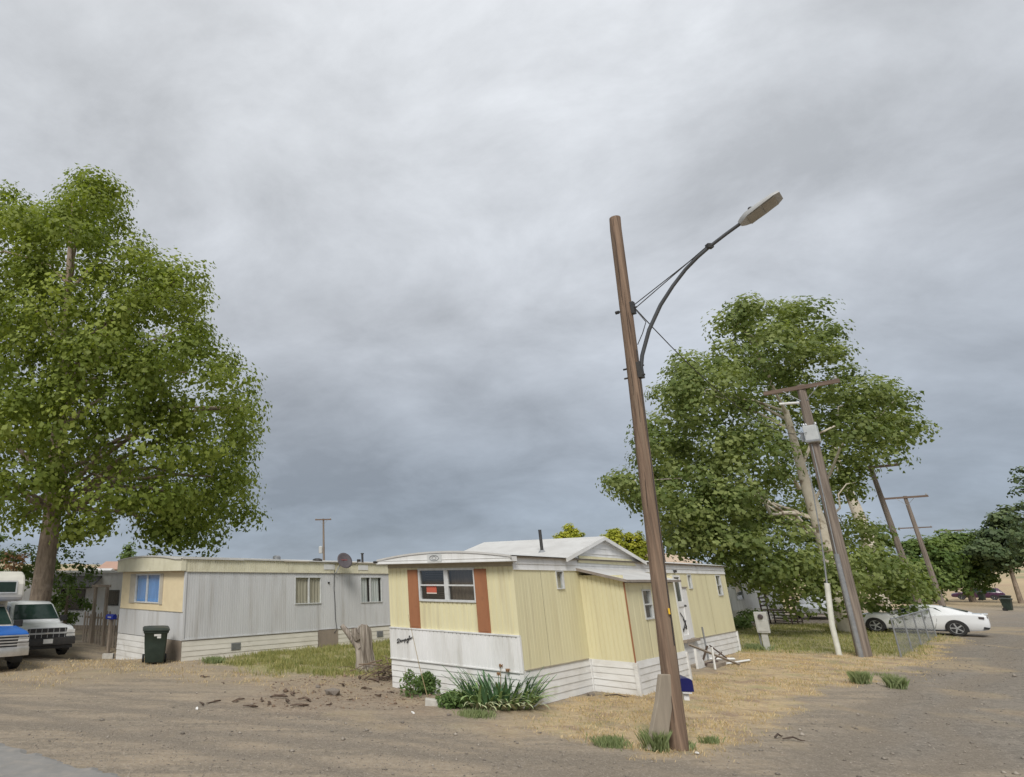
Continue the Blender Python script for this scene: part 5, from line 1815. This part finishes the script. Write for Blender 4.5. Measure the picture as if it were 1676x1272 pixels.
for z in (.3, .68):
    MB().box((0, .06, z), (4.86, .09, z + .07)).build('rail', 'fence_wood', rl)

# grey house behind the fence at left
ho = at(112, 1000, 36)
hg = thing('house', 'low grey house with dark shed roof behind the picket fence', 'house', (ho.x - 4, 35.5, 0), R(-4))
HG = lambda u, z, d: (u, -d, z)
oo = [(3.8, 5.1, 1.0, 2.0), (6.35, 7.0, 1.25, 1.95)]
wall(hg, HG, 0, 11, .2, 2.9, 'house_grey', .3, .008, oo, panel=1.9)
for o_ in oo:
    window(hg, HG, *o_, frame='dark_frame', fw=.05, curt='interior_dark')  # near-black sheets in place of curtains, painting the rooms as unlit
MB().box((0, .5, .2), (11, 5, 2.85)).build('inner_wall', 'interior_dark', hg)  # dark filler block, its colour stands in for unlit rooms
MB().box((-.2, -.2, 2.9), (11.2, 5.2, 3.02)).build('roof', 'house_grey', hg)
mb = MB()
mb.add([(3.0, -1.4, 2.1), (6.0, -1.4, 2.1), (6.0, -.02, 2.65), (3.0, -.02, 2.65), (3.0, -1.4, 2.18), (6.0, -1.4, 2.18), (6.0, -.02, 2.73), (3.0, -.02, 2.73)], [(3, 2, 1, 0), (4, 5, 6, 7), (0, 1, 5, 4), (1, 2, 6, 5), (2, 3, 7, 6), (3, 0, 4, 7)])
mb.build('shed_roof', 'shingle_dark', hg)
MB().box((0, -.06, .0), (11, .0, .2)).build('skirt', 'fence_wood', hg)


def block_house(label, px0, px1, ytop, Y, mat, roofmat, dep=8, h0=0):
    p0, p1 = at(px0, ytop, Y), at(px1, ytop, Y)
    root = thing('house', label, 'house', ((p0.x + p1.x) / 2, Y, 0))
    w = (p1.x - p0.x) / 2
    z = p0.z
    wl_ = MB().box((-w, 0, 0), (w, dep, z - .5)).build('wall', mat, root)
    mb = MB()
    mb.prism(lambda u, zz, d: (d, u, zz), [(-.4, z - .5), (dep + .4, z - .5), (dep / 2, z + .7)], -w - .3, w + .3)
    mb.build('roof', roofmat, root)
    for k in range(3):
        x = -w + (k + .5) * 2 * w / 3
        MB().box((x - .6, -.04, z - 2.4), (x + .6, -.005, z - 1.2)).build('window', 'car_glass', root)
    return root


block_house('tan two storey house far behind the grey mobile home', 162, 196, 926, 90, 'house_tan', 'house_pink')
block_house('flat white roofed house far left behind the bush', 120, 162, 940, 70, 'placard', 'white_roof')
block_house('pinkish house with gable far behind the yellow mobile home', 1096, 1140, 914, 70, 'house_pink', 'house_tan')

# picket fence and gate frame at left
fo, fe = onz(134, 1050), onz(194, 1057)
pf = thing('picket_fence', 'weathered uneven picket fence with a tall gate frame beside the grey home', 'fence', (fo.x, fo.y, ground_z(fo.x, fo.y)), math.atan2(fe.y - fo.y, fe.x - fo.x))
PL = (fe - fo).length
np_ = int(PL / .21)
for k in range(np_):
    x = k * .21 + random.uniform(-.015, .015)
    h = random.uniform(1.12, 1.32)
    w = random.uniform(.09, .12)
    MB().prism(lambda u, z, d: (u, d, z), [(x, -.3), (x + w, -.3), (x + w + random.uniform(-.01, .01), h - .06), (x + w / 2, h), (x + random.uniform(-.01, .01), h - .06)], -.012, .012).build('picket', 'fence_wood', pf)
for z in (.35, .95):
    MB().box((0, .014, z), (PL, .06, z + .08)).build('rail', 'fence_wood', pf)
g0_, g1_ = PL * .30, PL * .62
for x in (g0_, g1_):
    MB().box((x - .06, -.13, -.4), (x + .06, -.02, 2.30)).build('gate_post', 'fence_wood', pf)
MB().box((g0_ - .25, -.14, 2.22), (g1_ + .3, -.10, 2.32)).build('gate_beam', 'fence_wood', pf)
ml = at(183, 1000, 25.8)
m2 = thing('mailbox', 'bright blue mailbox by the picket fence left of the grey home', 'mailbox', (ml.x, ml.y, ground_z(ml.x, ml.y)), R(50))
hh = ml.z - .1
prof = [(-.09, 0), (.09, 0), (.09, .11), (.07, .16), (0, .19), (-.07, .16), (-.09, .11)]
MB().prism(lambda u, z, d: (u, d, z + hh), prof, -.25, .25).build('box', 'mail_blue_bright', m2)
mb = MB()
for k in range(4):
    mb.box((-.096, -.12 + k * .06, hh + .05), (-.0905, -.085 + k * .06, hh + .10))
    mb.box((.0905, -.12 + k * .06, hh + .05), (.096, -.085 + k * .06, hh + .10))
mb.build('number_marks', 'placard', m2)
MB().box((-.05, -.05, -.3), (.05, .05, hh)).build('post', 'fence_wood', m2)
cb = onz(178, 1064)
tag(MB().box((-.2, -.1, -.02), (.2, .1, .17), Matrix.Translation((cb.x, cb.y, ground_z(cb.x, cb.y)))).build('cinder_block', 'concrete', bevel=.01), 'pale cinder block at the foot of the picket fence', 'block')

# ================================================================== stump and brush
sp_ = onz(596, 1100)
stm = thing('tree_stump', 'split grey dead tree stump before the grey mobile home', 'stump', (sp_.x, sp_.y, ground_z(sp_.x, sp_.y)))


def stump_mesh():
    rings = []
    n_ = 22
    for j, (z, r, ox, oy) in enumerate(((-.1, .36, .05, 0), (.05, .30, .04, 0), (.3, .245, .02, 0), (.6, .235, -.02, 0), (.85, .25, -.05, 0), (1.05, .26, -.07, 0), (1.20, .25, -.08, 0))):
        ring = []
        for k in range(n_):
            a = 2 * math.pi * k / n_
            rr = r * (1 + .16 * math.sin(a * 3 + 1 + j * .25) + .09 * math.sin(a * 7 + j * .3) + random.uniform(-.03, .03))
            if abs((a - 4.2 + math.pi) % (2 * math.pi) - math.pi) < .22:
                rr *= .62
            ring.append((ox + rr * math.cos(a), oy + rr * .85 * math.sin(a), z + (random.uniform(-.05, .06) if j == 6 else 0) - (.16 if j == 6 and math.cos(a) < -.3 else 0)))
        rings.append(ring)
    return MB().loft(rings)


stump_mesh().build('trunk', 'stump_wood', stm, smooth=45)
MB().tube([(-.12, -.03, .62), (-.28, -.02, .82), (-.44, 0, 1.02), (-.62, .02, 1.22)], [.12, .11, .09, .07], 9).build('branch_stub', 'stump_wood', stm, smooth=60)
MB().tube([(-.18, -.12, .86), (-.26, -.16, 1.02), (-.28, -.16, 1.15)], [.10, .10, .085], 9).build('branch_stub', 'stump_wood', stm, smooth=60)
MB().lathe([(.086, 0), (.07, .01), (.03, -.02)], 9, Matrix.Translation((-.28, -.16, 1.15))).build('rot_hole', 'twig_dark', stm)

bpile = on_ground(632, 1112)
br = thing('brush_pile', 'pile of cut twigs and dead branches beside the stump', 'brush', bpile)
gt = random.Random(9)
for k in range(70):
    a = gt.uniform(0, 6.283)
    L = gt.uniform(.3, .85)
    c = Vector((gt.gauss(0, .38), gt.gauss(0, .32), gt.uniform(.03, .42)))
    d = Vector((math.cos(a), math.sin(a) * .7, gt.uniform(-.25, .45))).normalized()
    p0, p1 = c - d * L / 2, c + d * L / 2
    p0.z, p1.z = max(p0.z, .01), max(p1.z, .01)
    m_ = (p0 + p1) / 2 + Vector((gt.uniform(-.05, .05), gt.uniform(-.05, .05), gt.uniform(-.02, .06)))
    r = gt.uniform(.006, .022)
    MB().tube([p0, m_, p1], [r, r * .85, r * .5], 6).build('twig', gt.choice(['twig', 'twig_dark', 'twig', 'bark_chip']), br)
stk = on_ground(660, 1104, 0)
p0, p1 = at(622, 1090, stk.y - .3), at(700, 1092, stk.y - .5)
tag(MB().tube([p0, p0.lerp(p1, .5) + Vector((0, 0, .02)), p1], [.018, .015, .010], 7).build('stick', 'twig'), 'long thin stick lying across the brush in front of the white apron', 'stick')
p0, p1 = on_ground(702, 1152), at(668, 1006, onz(700, 1150).y + .35)
tag(MB().tube([p0, p0.lerp(p1, .4) + Vector((-.02, 0, 0)), p1], [.010, .008, .004], 6).build('dead_stalk', 'dry_stalk'), 'tall thin dead stalk leaning up past the script emblem', 'stalk')

# ================================================================== iris clump and weeds
def sword_leaf(L, w, bend, droop, seed):
    g = random.Random(seed)
    n_ = 8
    V, Fc = [], []
    ang = bend
    x = z = 0.0
    for i in range(n_ + 1):
        t = i / n_
        ww = w * (1 - t ** 2.4) * (.75 + .5 * min(t * 3, 1) * .5)
        V += [(x, -ww, z), (x - .006, 0, z + .004), (x, ww, z)]
        ang2 = ang + droop * t * t
        x += math.sin(ang2) * L / n_
        z += math.cos(ang2) * L / n_
    for i in range(n_):
        a = i * 3
        Fc += [(a, a + 1, a + 4, a + 3), (a + 1, a + 2, a + 5, a + 4)]
    mb = MB()
    mb.add(V, Fc)
    return mb


gt = random.Random(31)
ic = on_ground(818, 1158)
ir = thing('iris_clump', 'large clump of sword leaved iris with pale drooping leaves by the yellow home corner', 'plant', ic)
leaf_var = []
for k in range(24):
    if k < 11:
        L, bend, droop, mt = gt.uniform(.62, .92), gt.uniform(.15, .75), gt.uniform(.2, 1.2), 'iris_leaf'
    elif k < 18:
        L, bend, droop, mt = gt.uniform(.6, .85), gt.uniform(.35, .9), gt.uniform(.5, 1.6), 'iris_leaf_light'
    else:
        L, bend, droop, mt = gt.uniform(.5, .72), gt.uniform(.7, 1.0), gt.uniform(1.0, 1.7), 'iris_leaf_pale'
    leaf_var.append(sword_leaf(L, gt.uniform(.030, .042), bend, droop, k).mesh('iris_leaf', mt, smooth=50, recalc=False))
ux_, uy_ = Vector((1, 0, 0)), Vector((0, 1, 0))
for k in range(298):
    u = gt.uniform(-1, 1)
    x = u * .66
    y = gt.uniform(-.30, .34) * math.sqrt(max(.1, 1 - u * u * .8))
    front = y < -.12
    r_ = gt.random()
    if front and r_ < .55:
        v = 18 + gt.randrange(6)
    elif r_ < .62:
        v = gt.randrange(11)
    else:
        v = 11 + gt.randrange(7)
    base_a = math.atan2(y * 1.6 - .12, x * .9)
    a = base_a + gt.gauss(0, .7)
    if v >= 18:
        a = -math.pi / 2 + gt.gauss(0, .75)
    gx_, gy_ = ic.x + x, ic.y + y
    lf = link('leaf', leaf_var[v], ir, (x, y, ground_z(gx_, gy_) - ic.z - .01), (gt.uniform(-.12, .12), gt.uniform(-.1, .1), a))
    sc_ = gt.uniform(.75, 1.08)
    lf.scale = (sc_, sc_, sc_ * gt.uniform(.95, 1.1))
for k in range(5):
    x, y = gt.uniform(-.3, .6), gt.uniform(-.05, .25)
    h = gt.uniform(.62, .78)
    sx, sy = gt.uniform(-.08, .08), gt.uniform(-.05, .05)
    s_ = MB().tube([(x, y, 0), (x + sx * .4, y + sy, h * .6), (x + sx, y + sy, h)], [.009, .007, .005], 6).build('flower_stalk', 'dry_stalk' if k % 2 else 'iris_leaf', ir)
    mb = MB()
    for q in range(5):
        a = q * 1.256 + k
        mb.tube([(x + sx, y + sy, h - .02), (x + sx + .03 * math.cos(a), y + sy + .03 * math.sin(a), h + .02), (x + sx + .035 * math.cos(a), y + sy + .035 * math.sin(a), h - .04)], [.012, .016, .004], 5)
    mb.build('wilted_flower', 'wilted', s_)


def weed(label, px, py, w, h, seed, mat='leaf_weed', n_=900, leaf=.05, cat='weed', group=None, name='weed'):
    g = np.random.default_rng(seed)
    c = on_ground(px, py)
    root = thing(name, label, cat, c, 0, group)
    Pn = np.clip(g.normal(size=(n_, 2)) * .45, -1, 1) * w
    hz_ = h * g.random(n_) ** .7 * (1 - .55 * (np.hypot(Pn[:, 0], Pn[:, 1]) / (w * 1.5)))
    P = np.stack([Pn[:, 0], Pn[:, 1] * .7, hz_], 1)
    nm = g.normal(size=(n_, 3)) * .7 + np.array([0, -.3, .7])
    nm /= np.linalg.norm(nm, axis=1)[:, None]
    t = np.cross(nm, g.normal(size=(n_, 3)))
    t /= np.linalg.norm(t, axis=1)[:, None]
    b_ = np.cross(nm, t)
    s = leaf * g.uniform(.6, 1.4, n_)[:, None]
    V = np.stack([P - t * s, P + b_ * s * .4, P + t * s, P - b_ * s * .4], 1).reshape(-1, 3)
    o = link('leaves', np_mesh('leaves', V, np.arange(n_ * 4).reshape(n_, 4), mat, np.repeat(g.random(n_), 4)), root)
    o['kind'] = 'stuff'
    gg = random.Random(seed)
    for k in range(7):
        x, y = gg.uniform(-w, w) * .6, gg.uniform(-w, w) * .4
        MB().tube([(x * .6, y * .6, -.02), (x, y, h * gg.uniform(.6, 1.05))], [.008, .004], 5).build('stem', 'dry_stalk', root)
    return root


weed('leafy green weeds left of the iris clump', 706, 1135, .36, .50, 1, n_=1500)
weed('low leafy weeds between the iris and the white block', 745, 1158, .34, .32, 2, n_=1200)
weed('spindly weed with bare stems beside the brush pile', 672, 1140, .22, .62, 3, n_=260)
bl = on_ground(712, 1156)
tag(MB().box((-.20, -.09, -.03), (.20, .09, .12), Matrix.Translation(bl) @ Matrix.Rotation(R(-12), 4, 'Z') @ Matrix.Rotation(R(4), 4, 'Y')).build('concrete_block', 'concrete', bevel=.015), 'small whitish concrete block at the edge of the weeds', 'block')


def blades(name, label, cat, pts, hgt, wid, mat, seed, thick=True, lean=.5, dead=0.0):
    g = np.random.default_rng(seed)
    n_ = len(pts)
    a = g.random(n_) * 6.283
    h = hgt * g.uniform(.5, 1.3, n_)
    ln = g.uniform(.1, 1, n_) * lean * h
    dx, dy = np.cos(a), np.sin(a)
    w = wid * g.uniform(.6, 1.3, n_)
    px_, py_ = -dy * w, dx * w
    P = np.array(pts)
    z = P[:, 2]
    V = np.stack([np.stack([P[:, 0] - px_, P[:, 1] - py_, z - .01], 1), np.stack([P[:, 0] + px_, P[:, 1] + py_, z - .01], 1),
                  np.stack([P[:, 0] + dx * ln * .4 + px_ * .6, P[:, 1] + dy * ln * .4 + py_ * .6, z + h * .6], 1), np.stack([P[:, 0] + dx * ln, P[:, 1] + dy * ln, z + h], 1)], 1).reshape(-1, 3)
    i = np.arange(n_) * 4
    Fc = np.concatenate([np.stack([i, i + 1, i + 2, i + 3], 1)])
    o = link(name, np_mesh(name, V, Fc, mat, np.repeat(g.random(n_), 4)))
    tag(o, label, cat, kind='stuff')
    return o


def gz_vec(x, y):
    i = np.clip(np.searchsorted(gxs, x) - 1, 0, nx - 2)
    j = np.clip(np.searchsorted(gys, y) - 1, 0, ny - 2)
    fx = (x - gxs[i]) / (gxs[i + 1] - gxs[i])
    fy = (y - gys[j]) / (gys[j + 1] - gys[j])
    g = gh.reshape(ny, nx)
    return (g[j, i] * (1 - fx) + g[j, i + 1] * fx) * (1 - fy) + (g[j + 1, i] * (1 - fx) + g[j + 1, i + 1] * fx) * fy


def attr_at(arr, x, y):
    i = np.clip(np.searchsorted(gxs, x), 0, nx - 1)
    j = np.clip(np.searchsorted(gys, y), 0, ny - 1)
    return arr.reshape(ny, nx)[j, i]


def in_home(x, y):
    r = np.zeros(x.shape, bool)
    for o_, L, W, y0 in ((YO, YL, YW, 0), (YO + A_ * VA0, VA1 - VA0, VB, -VB), (GO, GL, GW, 0)):
        a = (x - o_.x) * A_.x + (y - o_.y) * A_.y
        b_ = (x - o_.x) * B_.x + (y - o_.y) * B_.y
        r |= (a > -.02) & (a < L + .02) & (b_ > y0 - .02) & (b_ < y0 + W + .02)
    return r


def scatter(arr, poly, n_, seed, power=1.0, patch=0.0):
    g = np.random.default_rng(seed)
    p = np.array(poly)
    x = g.uniform(p[:, 0].min() - 1, p[:, 0].max() + 1, n_ * 4)
    y = g.uniform(p[:, 1].min() - 1, p[:, 1].max() + 1, n_ * 4)
    k = attr_at(arr, x, y) ** power
    if patch:
        k = k * np.clip((fbm(x * 1.6 + seed, y * 1.6) - .5) * 5 * patch + .5, .04, 1)
    keep = (g.random(len(x)) < k) & ~in_home(x, y)
    x, y = x[keep][:n_], y[keep][:n_]
    return np.stack([x, y, gz_vec(x, y)], 1)


blades('dry_grass', 'short straw coloured grass on the lawn right of the yellow home', 'grass', scatter(soft(LAWN, .35), LAWN, 60000, 1, 1.0, 1.3), .045, .005, 'grass_dry', 5, lean=1.2)
blades('dry_grass', 'straw coloured grass strip between the pickups and the stump', 'grass', scatter(soft(STRAWL, 1.0), STRAWL, 5000, 2, 1.5, 1.0), .06, .007, 'grass_dry', 6, lean=1.2)
blades('lawn_grass', 'patchy green and yellow grass before the grey mobile home', 'grass', scatter(soft(GREENL, .35, .7), GREENL, 26000, 3, 1.0, .5), .13, .008, 'grass_green', 7, lean=.6)
blades('lawn_grass', 'green lawn behind the meter pedestal', 'grass', scatter(soft(GREENR, .6, .6), GREENR, 26000, 4, 1.0, .4), .10, .012, 'grass_green', 8, lean=.6)


def tuft(px, py, w, h, n_, label, seed, group='green tufts on the lawn edge'):
    g = np.random.default_rng(seed)
    c = on_ground(px, py)
    n_ = int(n_ * 2.2)
    x = c.x + g.normal(size=n_) * w * .5
    y = c.y + g.normal(size=n_) * w * .4
    pts = np.stack([x, y, gz_vec(x, y)], 1)
    o = blades('grass_tuft', label, 'grass', pts, h, .0055, 'grass_tuft', seed, lean=.7)
    o['group'] = group


tuft(1410, 1119, .15, .24, 500, 'rounded green tuft on the dry lawn near the gravel street, left one', 21)
tuft(1468, 1126, .14, .22, 480, 'rounded green tuft closest to the gravel street, right one', 22)
tuft(1450, 1106, .35, .07, 90, 'thin green weeds between the two rounded tufts', 23)
tuft(1076, 1228, .13, .24, 330, 'green grass tuft at the foot of the leaning plank', 24)
tuft(1000, 1221, .22, .12, 330, 'low green tuft left of the leaning plank', 25)
tuft(1163, 1216, .12, .09, 130, 'small green tuft right of the lamp pole', 26)
tuft(1125, 1226, .10, .10, 120, 'little green tuft hugging the lamp pole', 27)
tuft(350, 1085, .30, .16, 450, 'bright green grass tuft at the left end of the grassy patch', 28)
tuft(780, 1172, .30, .10, 400, 'low green weeds spreading under the iris leaves', 29)
tuft(1240, 1064, .40, .18, 450, 'green grass tuft at the far corner of the yellow home', 30)


blades('lawn_grass', 'thin green shoots mixed into the dry lawn', 'grass', scatter(soft(LAWN, .35), LAWN, 7000, 14, 1.0, 2.5), .05, .005, 'grass_green', 15, lean=.9)
# ================================================================== stones, bark, rubbish
def stone_mesh(seed, sq=.6):
    g = random.Random(seed)
    bm = bmesh.new()
    bmesh.ops.create_icosphere(bm, subdivisions=1, radius=1)
    for v in bm.verts:
        v.co *= g.uniform(.75, 1.15)
        v.co.z *= sq
    me = bpy.data.meshes.new('stone')
    bm.to_mesh(me)
    bm.free()
    return me


sm_ = [stone_mesh(k) for k in range(5)]
for me in sm_:
    me.materials.append(MATS['rock'])
for px, py, r, lab in ((545, 1138, .19, 'brown rounded rock lying in front of the stump'), (520, 1128, .07, 'small brown rock left of the rounded rock'), (968, 1138, .10, 'brown stone against the yellow home skirting'), (735, 1172, .05, 'small pale stone by the weeds')):
    o = link('rock', sm_[gt.randrange(5)], None, on_ground(px, py, r * .25), (0, 0, gt.uniform(0, 6)))
    o.scale = (r * 1.2, r, r)
    tag(o, lab, 'rock')
# bark chunks
cm_ = []
for k in range(6):
    g = random.Random(k + 70)
    mb = MB()
    pts = [Vector((x, g.uniform(-.05, .05), .03 + .05 * math.sin((x + .2) * 6) * g.random())) for x in (-.2, -.08, .06, .2)]
    mb.tube(pts, [.012, .03, .022, .008], 5)
    for v_ in range(len(mb.v)):
        x_, y_, z_ = mb.v[v_]
        mb.v[v_] = (x_ + g.uniform(-.03, .03), y_ * g.uniform(.7, 1.6), z_ * g.uniform(.5, 1.2))
    cm_.append(mb.mesh('bark_piece', 'bark_chip', smooth=50))
spots = [(455, 1143), (470, 1150), (440, 1152), (430, 1147), (500, 1148), (515, 1135), (480, 1138), (410, 1158), (530, 1116), (365, 1119), (335, 1109), (560, 1125), (600, 1130), (620, 1142), (575, 1148), (640, 1135), (390, 1148), (350, 1150), (490, 1160), (540, 1155), (655, 1128), (610, 1118), (590, 1112), (330, 1152)]
for px, py in spots:
    o = link('bark_piece', cm_[gt.randrange(6)], None, on_ground(px, py, .0), (gt.uniform(-.2, .2), gt.uniform(-.2, .2), gt.uniform(0, 6.28)))
    s_ = gt.uniform(.45, 1.1)
    o.scale = (s_ * gt.uniform(.5, 1.1), s_, s_)
    tag(o, 'dark brown bark piece scattered on the dirt before the stump', 'bark', 'bark pieces on the dirt')
for px, py, lab in ((1141, 1234, 'crumpled white scrap at the foot of the lamp pole'), (322, 1161, 'small white scrap on the dirt left of the bark pieces'), (676, 1168, 'pale scrap of paper in front of the concrete block')):
    g = random.Random(px)
    me = stone_mesh(px, .35)
    me.materials.append(MATS['litter_white'])
    o = link('scrap', me, None, on_ground(px, py, .015), (g.uniform(-.3, .3), .2, g.uniform(0, 6)))
    o.scale = (.07, .035, .06)
    tag(o, lab, 'litter')
# dead stick bits on the dry lawn
for px, py, L, lab in ((1300, 1214, .30, 'flat dead branch on the dry grass near the gravel'), (1275, 1209, .22, 'short dead stick next to the flat dead branch'), (1010, 1142, .5, 'dark twig against the porch skirting')):
    c = on_ground(px, py, .03)
    a = gt.uniform(-.6, .6)
    d = Vector((math.cos(a), math.sin(a), 0)) * L / 2
    tag(MB().tube([c - d, c + Vector((.02, .03, .03)), c + d * .6, c + d], [.01, .016, .012, .006], 6).build('dead_stick', 'twig_dark'), lab, 'stick')

# gravel pebbles: one object
g = np.random.default_rng(77)


def pebbles(name, label, poly, n_, size, seed, tintmat):
    p = np.array(poly)
    g = np.random.default_rng(seed)
    x = g.uniform(p[:, 0].min(), p[:, 0].max(), n_ * 3)
    y = g.uniform(p[:, 1].min(), p[:, 1].max(), n_ * 3)
    ok = (sdist(x, y, poly) > 0) & ~in_home(x, y)
    x, y = x[ok][:n_], y[ok][:n_]
    n_ = len(x)
    z = gz_vec(x, y)
    s = size * np.exp(g.normal(size=n_) * .45)
    base = np.array([(1, 0, 0), (0, 1, 0), (-1, 0, 0), (0, -1, 0), (0, 0, .7), (0, 0, -.5)])
    V = base[None] * s[:, None, None] * g.uniform(.6, 1.25, (n_, 6, 1))
    ca, sa = np.cos(x * 97), np.sin(x * 97)
    Vx = V[:, :, 0] * ca[:, None] - V[:, :, 1] * sa[:, None]
    Vy = V[:, :, 0] * sa[:, None] + V[:, :, 1] * ca[:, None]
    V = np.stack([Vx + x[:, None], Vy + y[:, None], V[:, :, 2] + z[:, None] + s[:, None] * .2], 2).reshape(-1, 3)
    f = np.array([(0, 1, 4), (1, 2, 4), (2, 3, 4), (3, 0, 4), (1, 0, 5), (2, 1, 5), (3, 2, 5), (0, 3, 5)])
    Fc = (f[None] + (np.arange(n_) * 6)[:, None, None]).reshape(-1, 3)
    o = link(name, np_mesh(name, V, Fc, tintmat, np.repeat(g.random(n_), 6)))
    tag(o, label, 'gravel', kind='stuff')


leaf_mat('pebble', (.15, .13, .108), (.37, .325, .27), trans=0.0)
leaf_mat('chips', (.12, .08, .055), (.30, .21, .14), trans=0.0)
pebbles('gravel', 'loose gravel stones on the near dirt', gpoly([(0, 1200), (300, 1150), (700, 1180), (1000, 1240), (1100, 1300), (200, 1300)]), 7000, .008, 1, 'pebble')
pebbles('gravel', 'loose gravel stones on the street at right', gpoly([(1150, 1240), (1400, 1130), (1540, 1060), (1676, 1030), (1800, 1100), (1800, 1300), (1100, 1300)]), 9000, .011, 2, 'pebble')
pebbles('gravel', 'larger loose stones strewn over the dirt yard', gpoly([(0, 1130), (420, 1130), (900, 1200), (1250, 1210), (1420, 1120), (1676, 1050), (1676, 1300), (0, 1300)]), 700, .020, 9, 'pebble')
pebbles('wood_chips', 'brown wood chips and leaf litter around the stump', LITTER, 1000, .015, 3, 'chips')

# ================================================================== junk by the yellow home door
jb = YO + A_ * 10.2 - B_ * .8
jk = thing('broken_steps', 'collapsed white wooden steps and boards under the door of the yellow home', 'steps', jb, RZ)
for k, (p, q, w, m_) in enumerate([((-1.0, .45, .66), (.6, -.35, .05), .06, 'plywood'), ((-.9, -.1, .02), (-.85, -.1, .62), .05, 'skirt_white'), ((.2, .55, .02), (.35, .35, .55), .05, 'twig_dark'), ((.35, .3, .1), (.75, .1, .35), .04, 'twig_dark'), ((1.0, .55, .1), (1.75, .05, .08), .07, 'skirt_white'), ((.6, .0, .04), (2.0, -.3, .06), .06, 'skirt_white'), ((1.1, .5, .5), (1.5, .2, .12), .04, 'deck_wood'), ((-.4, .3, .08), (.5, .2, .10), .06, 'deck_wood'), ((1.15, .62, .02), (1.1, .62, 1.05), .045, 'galvanised')]):
    MB().tube([p, q], w * .6, 4).build('board', m_, jk)
MB().prism(lambda u, z, d: (u, d, z), [(-1.0, 0), (-.3, 0), (-.45, .2), (-.95, .55)], .3, .36).build('stringer', 'skirt_white', jk)
MB().box((-.3, .0, .0), (.9, .5, .09)).build('tread', 'plywood', jk)
